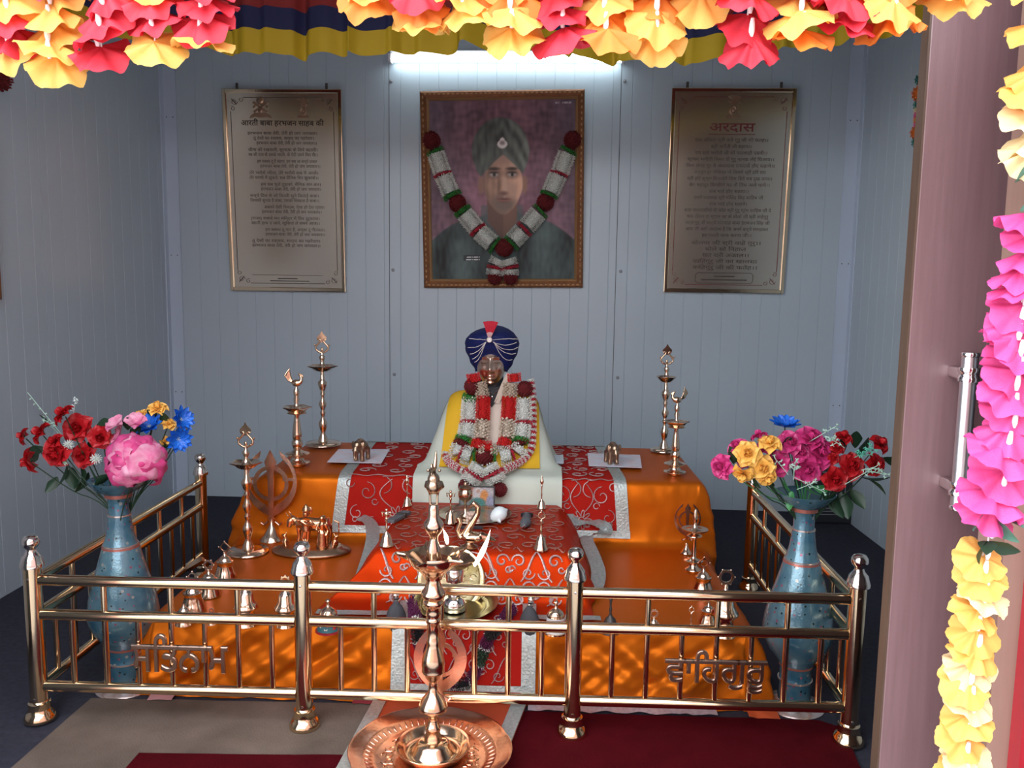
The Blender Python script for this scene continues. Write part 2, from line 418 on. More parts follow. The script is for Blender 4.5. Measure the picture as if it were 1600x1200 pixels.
part('door_leaf', MB().box((DXL + .45, DY + .0135, 1.13), (.90, .027, 2.22), bev=.002), WOOD, dr)
part('edge_lipping', MB().box((DXL - .001, DY + .0135, 1.13), (.004, .026, 2.22)), WOOD_E, dr)
hz1, hz0 = at_y(1510, 552, DY - .05).z, at_y(1500, 795, DY - .05).z; hx = at_y(1507, 672, DY - .05).x
hd = bpy.data.objects.new('door_handle', None); COL.objects.link(hd); hd.parent = dr; hd.location = (hx, DY - .05, 0)
part('grip', MB().tube([(0, 0, hz0), (0, 0, hz1)], .0125, 20), STEEL, hd)
for z in (hz1 - .002, hz0 + .002):
    part('end_ring', MB().lathe([(.0125, -.004), (.0138, -.003), (.0138, .003), (.0125, .004)], 20), CHROME, hd, (0, 0, z))
for z in (hz1 - .033, hz0 + .033):
    mb = MB().lathe([(.0126, -.011), (.016, -.011), (.0165, -.009), (.0165, -.004), (.0145, -.002), (.0145, .002), (.0165, .004), (.0165, .009), (.016, .011), (.0126, .011)], 20)
    mb.box((-.002, .028, 0), (.014, .045, .018), bev=.003)
    part('bracket', mb, CHROME, hd, (0, 0, z))

# rugs on the floor
def rug(name, pts, m, th, label, cat, z=0.0, jit=.004):
    P = [Vector(p) for p in pts] + [Vector(pts[0])]; Q = []
    for a, b in zip(P, P[1:]):
        n = max(2, int((b - a).length / .03))
        for i in range(n):
            q = a.lerp(b, i / n); Q.append((q.x + jit * nz(q.x * 9, q.y * 9, 1), q.y + jit * nz(q.x * 9, q.y * 9, 5)))
    o = part(name, MB().prism([Q], th, axis='z'), m, loc=(0, 0, z + th / 2 + .0005)); return tag(o, label, cat)
def f2(x, y): p = at_z(x, y, 0); return (p.x, p.y)
def ext(a, b, Y):
    t = (Y - a[1]) / (b[1] - a[1]); return (a[0] + (b[0] - a[0]) * t, Y)
a, b = f2(142, 1094), f2(22, 1199)
rug('beige_rug', [a, f2(640, 1104), ext(f2(640, 1104), f2(560, 1196), 1.45), ext(a, b, 1.45)], RUGB, .006, 'stained beige rug spread before the left half of the brass railing', 'rug')
rug('maroon_rug', [f2(218, 1184), f2(560, 1188), (-.36, 1.42), (-.93, 1.42)], RUGM, .006, 'narrow maroon carpet strip lying over the front of the beige rug', 'rug', z=.0066)
rug('maroon_carpet', [f2(690, 1112), f2(1185, 1126), f2(1280, 1130), f2(1312, 1140), f2(1326, 1160), f2(1342, 1200), (.80, 1.42), (-.10, 1.42)], RUGM, .007, 'large dark maroon carpet in front of the right half of the railing', 'carpet')
om = thing('orange_mat', 'orange cloth mat with grey silver borders under the copper tray', 'mat', (-.2, 1.85, .0136))
mz = .0145
def strip_flat(name, A, B, w, m, par, z, th=.0035):
    A, B = Vector(A), Vector(B); d = (B - A).normalized(); n = Vector((-d.y, d.x)) * w
    o = part(name, MB().prism([[tuple(A), tuple(B), tuple(B + n), tuple(A + n)]], th, axis='z'), m, par, (-par.location.x, -par.location.y, z - par.location.z + th / 2)); return o
L0, L1 = Vector(f2(604, 1105)), Vector(ext(f2(604, 1105), f2(558, 1196), 1.50)); R0, R1 = Vector(f2(822, 1110)), Vector(ext(f2(817, 1110), f2(797, 1165), 1.50))
part('panel', MB().prism([[tuple(L0), tuple(R0), tuple(R1), tuple(L1)]], .003, axis='z'), ORMAT, om, (.2, -1.85, mz + .0015 - .0136))
strip_flat('border', L1, L0, .035, SILVERB, om, mz + .0032); strip_flat('border', R1, R0, .038, SILVERB, om, mz + .0032)

# ================================================================== RAILING
RY = 1.98; PX = (-1.248, -.566, .111, .800); ZT, ZM, ZB = .376, .286, .096
rl = thing('brass_railing', 'polished brass railing with post knobs enclosing the draped altar on three sides', 'railing', (-.22, RY, 0))
def wpart(name, mb, m, t, kind=None, label=None, par=None, sharp=40):
    return part(name, mb, m, par or t, Vector((0, 0, 0)) if par else -t.location, None, kind, label, sharp)
post_me = MB().lathe([(.0385, 0), (.0385, .008), (.031, .020), (.029, .022), (.0265, .030), (.0265, .045), (.022, .047), (.0212, .052), (.0212, .402)], 28).mesh('post', RAILM)
fin_me = MB().lathe([(.0212, .400), (.028, .402), (.0285, .408), (.0265, .414), (.0245, .420), (.023, .428), (.0145, .438), (.0112, .445), (.0115, .449), (.0175, .455), (.0205, .463), (.0200, .471), (.0150, .479), (.006, .482), (0, .4825)], 28).mesh('finial', KNOB)
scr_me = MB().lathe([(.0035, 0), (.003, .0015), (0, .002)], 8).mesh('screw', CHROME)
BP = ((-1.245, 3.03), (.824, 3.05))
posts = [(x, RY) for x in PX] + list(BP)
for (x, y) in posts:
    q = link('post', post_me, rl, (x - rl.location.x, y - RY, .008 if y < 2 else 0))
    link('finial', fin_me, q)
    for z in (.375, .06): link('screw', scr_me, q, (0, -.0212, z), (pi / 2, 0, 0))
def bar(name, a, b, r, n=16): wpart(name, MB().tube([a, b], r, n), RAILM, rl)
bal_me = {}
def baluster(x, y, z0, z1):
    k = round(z1 - z0, 3)
    if k not in bal_me: bal_me[k] = MB().tube([(0, 0, 0), (0, 0, k)], .0073, 12).mesh('baluster', RAILM)
    link('baluster', bal_me[k], rl, (x - rl.location.x, y - RY, z0))
for x0, x1 in zip(PX, PX[1:]):
    for z in (ZT, ZM, ZB): bar('rail', (x0 + .019, RY, z), (x1 - .019, RY, z), .0138)
    for k in range(1, 8):
        x = x0 + .01 + (x1 - x0 - .005) * k / 8
        baluster(x, RY, ZB + .012, ZM - .012)
        if k % 2 == 0: baluster(x, RY, ZM + .012, ZT - .012)
for (xa, xb, yb) in ((PX[0], BP[0][0], BP[0][1]), (PX[3], BP[1][0], BP[1][1])):
    for z in (ZT - .004, ZM - .004, ZB - .004): bar('rail', (xa, RY + .019, z), (xb, yb - .019, z), .0138)
    for k in range(1, 12):
        t = k / 12; x = xa + (xb - xa) * t; y = RY + (yb - RY) * t
        baluster(x, y, ZB + .008, ZM - .016)
        if k % 2 == 0: baluster(x, y, ZM + .008, ZT - .016)
# cut metal words on the bars
for st, xa, xb, ytop, ybot in (('ਸਿਤਨਾਮ', 206, 357, 1002, 1046), ('ਵਾਿਹਗੁਰੂ', 1038, 1198, 1026, 1078)):
    A = at_y(xa, (ytop + ybot) / 2, RY - .014); B = at_y(xb, (ytop + ybot) / 2, RY - .014)
    T = text_mb([(st, 0, 0, .1, 'LEFT')], extrude=.003, bev=.0021)
    xs = [v.x for v in T.v]; zs = [v.z for v in T.v]
    sx = (B.x - A.x) / (max(xs) - min(xs)); bar_top = .0
    zt = at_y(xa, ytop - (13 if xa < 500 else 12), RY - .014).z; zb = at_y(xa, ybot + 2, RY - .014).z
    sz = (zt - zb) / (max(zs) - min(zs))
    for v in T.v: v.x = A.x + (v.x - min(xs)) * sx if False else v.x; 
    mnx, mnz = min(xs), min(zs)
    for v in T.v: v.x = A.x + (v.x - mnx) * sx; v.z = zb + (v.z - mnz) * sz; v.y += RY - .015
    wpart('lettering', T, SIGNM, rl, label='cut metal word in Gurmukhi letters')

# khanda emblem outlines (2-D, unit size, centre at the ring)
def arc(cx, cy, r, a0, a1, n=20): return [(cx + r * cos(radians(a0 + (a1 - a0) * i / n)), cy + r * sin(radians(a0 + (a1 - a0) * i / n))) for i in range(n + 1)]
def khanda(mb, M, k=1.0, d=.006, q=.56):
    def P(lp): return [[(x * k, y * k) for x, y in q] for q in lp]
    mb.prism(P([arc(0, .05, .30, 0, 352, 40), arc(0, .05, .235, 0, 352, 40)[::-1]]), d * .86, M)
    mb.prism(P([[(-.035, -.62), (.035, -.62), (.045, -.2), (.055, .25), (.10, .42), (.0, .62), (-.10, .42), (-.055, .25), (-.045, -.2)]]), d * 1.25, M)
    for sg in (-1, 1):
        outer = [(-.30 + .74 * cos(radians(t)), .08 + .66 * sin(radians(t))) for t in range(52, -70, -8)]
        inner = [(-.27 + q * cos(radians(t)), .12 + .52 * sin(radians(t))) for t in range(-58, 54, 8)]
        lp = [(sg * x, y) for x, y in outer] + [(sg * -.08, -.58), (sg * -.03, -.50)] + [(sg * x, y) for x, y in inner]
        lp = [(x, y) for x, y in lp]
        if sg < 0: lp = lp[::-1]
        mb.prism(P([lp]), d * (1.0 + .06 * sg), M)
        mb.prism(P([[(sg * .20, .10), (sg * .42, .10), (sg * .42, .15), (sg * .20, .15)]]), d * .7, M)
        mb.tube([Vector((sg * .06 * k, 0, -.60 * k)), Vector((sg * .13 * k, 0, -.66 * k)), Vector((sg * .18 * k, 0, -.62 * k))], .022 * k, 6, M=M)
    return mb
e = at_y(688, 1035, RY - .018)
wpart('emblem', khanda(MB(), Matrix.Translation(e), .150, .006), COPPER, rl, label='copper emblem of ring and curved blades')

# ================================================================== CLOTHS ON THE ALTAR
H1, H2, HS = .21, .44, .36
def np2(path):      # arc-length table of a (y, z) path
    P = resample(smooth_path([(p[0], p[1], 0) for p in path], 2), .012)
    return [(p.x, p.y) for p in P]
class Drape:
    def __init__(s, path):
        s.p = np2(path); s.L = (len(s.p) - 1) * .012
    def yz(s, t, off=0):
        t = max(0, min(s.L, t)); i = min(int(t / .012), len(s.p) - 2); f = t / .012 - i
        a, b = s.p[i], s.p[i + 1]; y = a[0] + (b[0] - a[0]) * f; z = a[1] + (b[1] - a[1]) * f
        ty, tz = b[0] - a[0], b[1] - a[1]; l = hypot(ty, tz) or 1
        return y - tz / l * off, z + ty / l * off, -tz / l, ty / l
    def find(s, y=None, z=None):   # arc length where the path first reaches y (or z)
        for i, q in enumerate(s.p):
            if (y is not None and q[0] >= y) or (z is not None and q[1] >= z): return i * .012
        return s.L
def wrinkle(x, y, z):
    n = .55 * nz(x * 5 + z * 9, y * 4, z * 4) + .3 * nz(x * 13 + 3, y * 9 + z * 17, z * 5) + .15 * nz(x * 30, y * 22, z * 22)
    return n
ALT = Drape([(2.12, .004), (2.125, .05), (2.150, .195), (2.163, H1), (2.2, H1), (2.80, H1), (2.865, H1 + .005), (2.880, .26), (2.895, .425), (2.915, H2), (3.0, H2), (3.52, H2), (3.56, .43), (3.57, .3)])
def alt_x(t, fr):   # left/right edge of the top at arc length t
    y, z, _, _ = ALT.yz(t)
    k = max(0, min(1, (z - H1) / (H2 - H1)))
    lt = -1.028 * (1 - k) - .925 * k; r = .575 * (1 - k) + .592 * k
    return lt, r
oc = thing('orange_altar_cloth', 'orange satin cloth draped over the two steps of the altar', 'altar cloth', (-.22, 2.6, 0))
def alt_pt(u, v):
    t = v * ALT.L; y, z, ny, nzv = ALT.yz(t); xl, xr = alt_x(t, v); e = .16
    if u < e: f = u / e
    elif u > 1 - e: f = (1 - u) / e
    else: f = 1
    k = max(0, min(1, (z - H1) / (H2 - H1)))
    fl = -1.075 - .03 * k; frr = .655 + .01 * k
    if u < .5: xe, xf = xl, fl
    else: xe, xf = xr, frr
    if f < 1:
        g = sin(f * pi / 2) ** .6
        x = xf + (xe - xf) * (f ** 1.6); zz = .003 + (z - .003) * g
        sg = -1 if u < .5 else 1
        w = .014 * wrinkle(y * 2, x, zz * 2.2) * sin(pi * min(1, f + .15))
        x += sg * w; y += ny * w * .5
    else:
        x = xl + (xr - xl) * (u - e) / (1 - 2 * e); zz = z
        w = wrinkle(x, y, z)
        a = .0022 if nzv > .8 else (.072 * sin(pi * min(1, max(.12, z / H1))) * (1 - .85 * max(0, min(1, (.27 - abs(x + .176)) / .08))) if z < H1 + .004 else .008)
        if z < H1 - .004 and nzv < .8:
            a *= 1.0; w = .35 * w + .55 * (abs(nz(x * 5.2 - z * 8.5, 3.3)) * 2 - .5) + .42 * nz(x * 11 + z * 17, 9) + .36 * abs(nz(x * 17 - z * 24, 4))
        y += ny * a * w; zz += nzv * a * w
    return (x, y, max(.002, zz))
wpart('cloth', MB().grid(alt_pt, 300, 190), ORANGE, oc, sharp=0)
# fringed hem lying on the floor just behind the lower rail
def hem(x0, x1, y, wd, amp):
    def fn(u, v):
        x = x0 + (x1 - x0) * u
        return (x, y - wd * v + amp * nz(x * 22, v, 2) * v, .010 + .009 * (1 - v) + .006 * max(0, nz(x * 30, v * 2)))
    return MB().grid(fn, 90, 5)
wpart('hem', hem(.00, .50, 2.135, .05, .012), mat('silver_pink_hem', (.52, .44, .47), .45, .35, col2=(.35, .28, .32), noise_amt=.6, noise_scale=90, bump=.4, bump_scale=150), oc, label='silvery pink fringed hem')
wpart('hem', hem(-.47, -.22, 2.13, .035, .01), mat('maroon_hem', (.20, .02, .03), .6), oc, label='maroon edged hem')
wpart('hem', hem(-1.02, -.955, 2.135, .05, .01), mat('pink_hem', (.40, .20, .20), .6), oc, label='pale pink hem corner')
wpart('hem', hem(.58, .66, 2.135, .06, .008), mat('orange_red_hem', (.50, .08, .02), .6), oc, label='orange and white hem corner')

def sheet(drape, t0, t1, xl, xr, off=.004, nu=30, nv=40, wr=.002, seed=0, puff=0):
    def fn(u, v):
        t = t0 + (t1 - t0) * v; a = xl(t) if callable(xl) else xl; b = xr(t) if callable(xr) else xr
        x = a + (b - a) * u; y, z, ny, nn = drape.yz(t)
        d = off + wr * wrinkle(x * 1.5 + seed, y, z) + puff * max(0, nz(x * 7 + seed, t * 6))
        return (x, y + ny * d, max(.003, z + nn * d))
    return MB().grid(fn, nu, nv)
def spiral(cx, cy, r, a0, turns, d, n=18, shrink=.82):
    return [(cx + r * (1 - shrink * i / n) * cos(a0 + d * turns * 2 * pi * i / n), cy + r * (1 - shrink * i / n) * sin(a0 + d * turns * 2 * pi * i / n)) for i in range(n + 1)]
def flower(cx, cy, r, n=8):
    out = []
    for k in range(n):
        a = 2 * pi * k / n
        out.append([(cx + r * (.35 + .65 * sin(pi * i / 8)) * cos(a + (i - 4) * .08) * (1 if i else .8), cy + r * (.35 + .65 * sin(pi * i / 8)) * sin(a + (i - 4) * .08)) for i in range(9)])
    out.append([(cx + .3 * r * cos(2 * pi * i / 12), cy + .3 * r * sin(2 * pi * i / 12)) for i in range(13)])
    return out
def motif_cell(cx, cy, s, flip, rr):
    f = -1 if flip else 1; o = []
    o.append(spiral(cx + f * .16 * s, cy + .16 * s, .24 * s, pi * (.5 + .5 * f) + pi, 1.25, f))
    o.append(spiral(cx - f * .16 * s, cy - .22 * s, .22 * s, pi * (.5 - .5 * f) + pi, 1.2, f))
    o.append([(cx - f * s * (.42 - .5 * i / 14), cy + s * (.46 - .95 * i / 14) + .06 * s * sin(pi * i / 7)) for i in range(15)])
    o.append(spiral(cx + f * .38 * s, cy - .1 * s, .12 * s, 0, 1.0, -f, 12, .6))
    return o
def embroider(drape, lines, off, r):
    mb = MB()
    for ln in lines:
        pts = []
        for x, t in ln:
            y, z, ny, nn = drape.yz(t); pts.append((x, y + ny * off, z + nn * off))
        mb.tube(pts, [r * (.55 + .45 * sin(pi * (i + .5) / len(pts))) for i in range(len(pts))], 5, flat=.6)
    return mb

# red runner over the upper step
rr_ = thing('red_runner', 'red embroidered runner with silver edges laid over the upper altar step', 'runner', (-.18, 3.0, H2))
RT0 = ALT.find(z=H1 + .03); RTK = ALT.find(y=2.905); RT1 = ALT.find(y=3.535)
rxl = at_y(519, 832, 2.875).x; rxr = at_y(983, 848, 2.875).x
def lerp3(t, a, b, c):
    if t < RTK: f = max(0, (t - RT0) / (RTK - RT0)); return a + (b - a) * f
    f = min(1, (t - RTK) / (RT1 - RTK)); return b + (c - b) * f
RXL = lambda t: lerp3(t, rxl, at_z(549, 725, H2).x, at_z(574, 691, H2).x)
RXR = lambda t: lerp3(t, rxr, at_z(967, 729, H2).x, at_z(943, 697, H2).x)
wpart('cloth', sheet(ALT, RT0, RT1, RXL, RXR, .005, 60, 80, .002), RED, rr_, sharp=0)
BW = .043
wpart('border', sheet(ALT, RT0, RT1, lambda t: RXL(t) - .002, lambda t: RXL(t) + BW, .0075, 4, 80, .002), SILVERB, rr_, label='silver edge on the left', sharp=0)
wpart('border', sheet(ALT, RT0, RT1, lambda t: RXR(t) - BW, lambda t: RXR(t) + .002, .0075, 4, 80, .002), SILVERB, rr_, label='silver edge on the right', sharp=0)
wpart('border', sheet(ALT, RT0 - .004, RT0 + .024, rxl - .002, rxr + .002, .0095, 40, 3, .002), SILVERB, rr_, label='silver lower edge', sharp=0)
wpart('border', sheet(ALT, RT1 - .03, RT1, RXL, RXR, .0095, 40, 3, .002), SILVERB, rr_, label='silver back edge', sharp=0)
lines = []
for side in (0, 1):
    xa, xb = (rxl + BW + .01, -.30) if side == 0 else (.06, rxr - BW - .01)
    c = (xa + xb) / 2; w = (xb - xa)
    tm = RT0 + .145
    for sg in (-1, 1):
        lines += [spiral(c + sg * w * .30, tm, .034, pi / 2, 1.2, sg), spiral(c + sg * w * .13, tm + .026, .03, -pi / 2, .55, -sg, 12, .25), [(c + sg * w * (.05 + .12 * sin(pi * i / 12)), tm - .055 + .1 * i / 12) for i in range(13)],
                  spiral(c + sg * w * .40, tm - .075, .028, pi / 2, 1.1, -sg), spiral(c + sg * w * .47, tm + .03, .016, 0, .8, sg, 10, .3), spiral(c + sg * w * .22, tm - .035, .012, 0, .9, sg, 10, .3)]
    lines += flower(c, tm - .085, .036, 9)
    lines += [[(xa + (xb - xa) * i / 20, RTK - .004 + .004 * sin(i * 1.3)) for i in range(21)]]
    for k in range(7):
        for q in range(3):
            lines += [spiral(xa + w * (q + .5 + .25 * (k % 2)) / 3.3, RTK + .05 + k * .085, .035, k + q, 1.2, (-1) ** (k + q), 14)]
    for q in range(6): lines += [spiral(xa + w * (q + .5) / 6, RT0 + .045, .012, q, 1, 1, 9, .5)]
wpart('embroidery', embroider(ALT, lines, .0085, .0036), SEQUIN, rr_, kind='stuff', label='silver sequin scrolls and flowers')

# low stool cloth (red orange, in front of the upper step)
STO = Drape([(2.185, H1 + .007), (2.24, H1 + .008), (2.285, H1 + .018), (2.325, HS - .012), (2.345, HS), (2.4, HS), (2.84, HS), (2.87, HS - .002)])
sc = thing('stool_cloth', 'red orange embroidered satin cloth over the low stool before the bust', 'cloth', (-.18, 2.55, H1))
TSE = STO.find(y=2.34)
def st_edge(t):
    y, z, _, _ = STO.yz(t); k = max(0, min(1, (z - H1) / (HS - H1)))
    dk = (1 - k) ** 1.3
    back = max(0, min(1, (y - 2.34) / .45))
    return (-.440 + .02 * back - .15 * dk), (.100 - .015 * back + .07 * dk)
def st_pt(u, v):
    t = v * STO.L; y, z, ny, nn = STO.yz(t); xl, xr = st_edge(t); e = .14
    f = u / e if u < e else ((1 - u) / e if u > 1 - e else 1)
    sg = -1 if u < .5 else 1
    if f < 1:
        k = max(0, min(1, (z - H1) / (HS - H1)))
        xe = xl if sg < 0 else xr; x = xe + sg * (.085 * (1 - f) ** 1.2 * k + .01 * (1 - f))
        zz = H1 + .007 + (z - H1 - .007) * sin(f * pi / 2) ** .8; x += sg * .012 * nz(y * 14, zz * 12, 4) * (1 - f)
    else:
        x = xl + (xr - xl) * (u - e) / (1 - 2 * e); zz = z
        a = .002 if nn > .8 else .006
        w = wrinkle(x * 1.3 + 7, y, z); y += ny * a * w; zz += nn * a * w
    return (x, y, zz)
wpart('cloth', MB().grid(st_pt, 130, 80), REDOR, sc, sharp=0)
def st_l(t): return st_edge(t)[0]
def st_r(t): return st_edge(t)[1]
wpart('border', sheet(STO, 0, .030, lambda t: st_edge(t)[0] - .01, lambda t: st_edge(t)[1] + .03, .004, 60, 3, .006, 3), SILVERB, sc, label='silver lower edge', sharp=0)
def side_ribbon(pts, w, tw, seed):     # loose silver edging standing in folds beside the stool
    P = [Vector(p) for p in smooth_path(pts, 2)]; n = len(P)
    def fn(u, v):
        i = int(round(v * (n - 1))); p = P[i]; t = (P[min(i + 1, n - 1)] - P[max(i - 1, 0)]).normalized()
        a = tw[0] + (tw[1] - tw[0]) * v
        s = Vector((cos(a), sin(a), .25 * sin(a * 2))); s = (s - t * s.dot(t)).normalized()
        return tuple(p + s * (u - .5) * w)
    return MB().grid(fn, 4, n - 1)
def sp(x, y, z): p = at_z(x, y, z); return (p.x, p.y, p.z)
lf = [sp(562, 808, .30), sp(575, 812, .295), sp(582, 822, .288), sp(583, 842, .275), sp(575, 872, .25), sp(564, 905, .222)]
wpart('border', side_ribbon(lf, .045, (-.3, .5), 1), SILVERB, sc, label='loose silver edging folded at the left', sharp=0)
rf = [sp(885, 812, .31), sp(915, 812, .30), sp(940, 818, .30), sp(952, 828, .28), sp(930, 836, .27), sp(913, 838, .27), sp(928, 868, .255), sp(938, 900, .235), sp(925, 930, .224)]
wpart('border', side_ribbon(rf, .045, (.9, -.2), 2), SILVERB, sc, label='loose silver edging folded at the right', sharp=0)
lines = []
for i in range(7):
    x = -.40 + i * .076
    for r_ in range(2):
        lines += motif_cell(x, TSE - .045 - r_ * .075, .088, (i + r_) % 2, rnd)
lines += [[(-.17 + .055 * cos(a_ / 10 * pi), TSE - .055 - .045 * sin(a_ / 10 * pi) * sg) for a_ in range(11)] for sg in (-1, 1)]
lines_f = lines; lines = []
for i in range(8):
    for r_ in range(6):
        lines += [spiral(-.40 + i * .066 + .02 * (r_ % 2), TSE + .045 + r_ * .078, .032, i + r_, 1.2, (-1) ** (i + r_), 14)]
for i in range(9): lines += [[(-.41 + i * .06 + .03 * q / 6, TSE + .008 + .012 * sin(q)) for q in range(7)]]
wpart('embroidery', embroider(STO, lines_f, .0045, .0042), SEQUIN, sc, kind='stuff', label='silver sequin scrolls')
wpart('embroidery', embroider(STO, lines, .0040, .0026), SEQGRAZE, sc, kind='stuff', label='sequin scrolls on the top, grazing dimness put into the colour')

# red hanging over the lower step under the brass tray
FRT = Drape([(2.112, .030), (2.118, .06), (2.143, .195), (2.156, H1 + .004), (2.2, H1 + .003), (2.40, H1 + .003)])
fr_ = thing('front_runner', 'small red embroidered hanging with wide silver edges over the lower step front', 'runner', (-.2, 2.15, H1))
fxl, fxr = at_y(613, 1020, 2.12).x, at_y(836, 1020, 2.12).x
FR1 = .36
wpart('cloth', sheet(FRT, 0, FR1, fxl, fxr, .012, 30, 40, .004), RED, fr_, sharp=0)
wpart('border', sheet(FRT, 0, FR1, fxl - .002, fxl + .036, .0155, 4, 40, .004), SILVERB, fr_, label='silver left edge', sharp=0)
wpart('border', sheet(FRT, 0, FR1, fxr - .036, fxr + .002, .0155, 4, 40, .004), SILVERB, fr_, label='silver right edge', sharp=0)
wpart('border', sheet(FRT, -.004, .034, fxl - .002, fxr + .002, .0175, 30, 3, .004), SILVERB, fr_, label='silver lower edge', sharp=0)
lines = []
for i in range(4):
    for r_ in range(2):
        lines += motif_cell(fxl + .075 + i * .066, .075 + r_ * .075, .075, (i + r_) % 2, rnd)
    lines += [spiral(fxl + .07 + i * .07, .2, .012, 0, 1, 1, 9, .5)]
wpart('embroidery', embroider(FRT, lines, .016, .0026), SEQUIN, fr_, kind='stuff', label='silver sequin scrolls')

# ================================================================== BUST, SHAWLS, GARLANDS
SHW = Drape([(2.868, .285), (2.872, .40), (2.885, H2 + .008), (2.93, H2 + .014), (2.975, H2 + .018), (3.01, .50), (3.06, .60), (3.10, .685), (3.15, .718), (3.21, .715), (3.27, .66), (3.32, .55), (3.34, H2 + .01)])
BX = -.158
def shw_hw(z, y):
    if y < 2.98: return .262 if z > .44 else .262 - .10 * (.44 - z) * 0
    return max(.20, .266 - .16 * max(0, z - .46))
def shw_pt(x0f, x1f, off, t0, t1, wr=.004, drop=True, seed=0):
    def fn(u, v):
        t = t0 + (t1 - t0) * v; y, z, ny, nn = SHW.yz(t); hw = shw_hw(z, y)
        a = x0f(t) if callable(x0f) else x0f; b = x1f(t) if callable(x1f) else x1f
        x = a + (b - a) * u; q = min(1, abs(x - BX) / hw); m = max(0, min(1, (y - 2.96) / .05))
        d = off + wr * wrinkle(x * 1.6 + seed, y * .6, z * .5 + seed)
        X, Y, Z = x, y + ny * d, z + nn * d
        zb = H2 + .008
        Z = Z - (Z - zb) * m * q ** 9
        Z -= m * .035 * q ** 3 * max(0, min(1, (z - .6) / .1))
        Y += m * .07 * q ** 4 * (1 if y < 3.18 else -1)
        return (X, Y, Z)
    return fn
ws = thing('white_shawl', 'cream white cotton shawl draped over the bust and down the red runner', 'shawl', (BX, 3.05, H2))
def sl(t): y, z, _, _ = SHW.yz(t); return BX - shw_hw(z, y) - .003
def sr(t): y, z, _, _ = SHW.yz(t); return BX + shw_hw(z, y) + .003
wpart('cloth', MB().grid(shw_pt(sl, sr, .0, 0, SHW.L), 90, 100), CREAM, ws, sharp=0)
ys = thing('yellow_shawl', 'ochre yellow cloth hanging over the shoulders of the bust', 'shawl', (BX, 3.05, H2))
TA = SHW.find(y=2.955); TB = SHW.find(y=3.22)
wpart('cloth', MB().grid(shw_pt(lambda t: -.318 - .022 * (1 - (t - TA) / (TB - TA)), lambda t: .020 + .008 * (1 - (t - TA) / (TB - TA)), .008, TA, TB, .002), 60, 50), YELLOWC, ys, sharp=0)

def on_bust(px, py, off=0.0):
    p = at_plane(px, py, (0, 2.99 - off * .877, .465 + off * .48), (0, -.24 / .273, .13 / .273))
    zf = H2 + .022 + off
    if p.z < zf:
        p = at_z(px, py, zf)
        if p.y < 2.90: p = at_y(px, py, 2.875 - off)
    if p.z > .70: p = at_y(px, py, 3.095 - off * .6)
    return p
HC = Vector((BX - .004, 3.135, .828))
bu = thing('turbaned_bust', 'polished bronze bust of a man in a blue turban with red plume', 'bust', (BX, 3.13, H2))
def g2(x, z, cx, cz, sx, sz): return exp(-((x - cx) / sx) ** 2 - ((z - cz) / sz) ** 2)
def face_pt(u, v):
    a = 2 * pi * u; ph = pi * (v - .5)
    x = .056 * cos(ph) * sin(a); y = -.074 * cos(ph) * cos(a); z = .088 * sin(ph)
    if z < -.02: x *= 1 - .18 * ((-.02 - z) / .068) ** 1.3
    if y < 0:
        f = 0
        f += .017 * g2(x, z, 0, -.016, .0085, .014) + .010 * g2(x, z, 0, .006, .0065, .020)
        f += .005 * (g2(x, z, .010, -.020, .006, .006) + g2(x, z, -.010, -.020, .006, .006))
        for s_ in (-1, 1):
            f -= .011 * g2(x, z, s_ * .023, .014, .013, .010); f += .006 * g2(x, z, s_ * .024, .012, .009, .0055)
            f += .004 * g2(x, z, s_ * .022, .029, .016, .005); f += .004 * g2(x, z, s_ * .032, -.014, .014, .016)
            f -= .003 * g2(x, z, s_ * .018, -.036, .006, .012)
        f += .0075 * g2(x, z, 0, -.040, .016, .0042) + .0075 * g2(x, z, 0, -.0515, .013, .005) - .004 * g2(x, z, 0, -.0455, .018, .0018)
        f -= .004 * g2(x, z, 0, -.061, .016, .004); f += .007 * g2(x, z, 0, -.073, .016, .010)
        y -= f * 1.25
    return (HC.x + x, HC.y + y, HC.z + z)
FACEM = mat('polished_bronze_face', (.88, .60, .46), .28, 1, bump=.03, bump_scale=20)
wpart('head', MB().grid(face_pt, 96, 72, closeu=True), FACEM, bu, sharp=0)
wpart('neck', MB().lathe([(.060, .62), (.052, .68), (.047, .73), (.046, .79)], 24, (HC.x, HC.y + .01, 0)), BLACKC, bu, label='black cloth wrapped neck')
def face_line(pts, r, nm, lab):  # dark bronze tube laid along a line of the face
    out = []
    for x, z in pts:
        ph = math.asin(z / .088); k = .056 * cos(ph) * (1 if z >= -.02 else 1 - .18 * ((-.02 - z) / .068) ** 1.3)
        a = math.asin(max(-1, min(1, x / k))); q = Vector(face_pt(a / (2 * pi), ph / pi + .5)); out.append(q + Vector((0, -r * .2, 0)))
    wpart(nm, MB().tube(out, [r * (.4 + .6 * sin(pi * (i + .5) / len(out))) for i in range(len(out))], 6), BRONZE_D, bu, label=lab)
for s_ in (-1, 1):
    face_line([(s_ * (.023 + .013 * cos(pi * i / 8)), .0115 - .0035 * sin(pi * i / 8)) for i in range(9)], .0017, 'eye_line', 'dark bronze line of the closed eye')
    face_line([(s_ * (.023 + .016 * cos(pi * i / 8)), .0265 + .005 * sin(pi * i / 8)) for i in range(9)], .0016, 'eyebrow', 'dark bronze eyebrow')
face_line([(-.016 + .032 * i / 8, -.0455 - .0015 * sin(pi * i / 8)) for i in range(9)], .0013, 'mouth_line', 'dark bronze line of the lips')
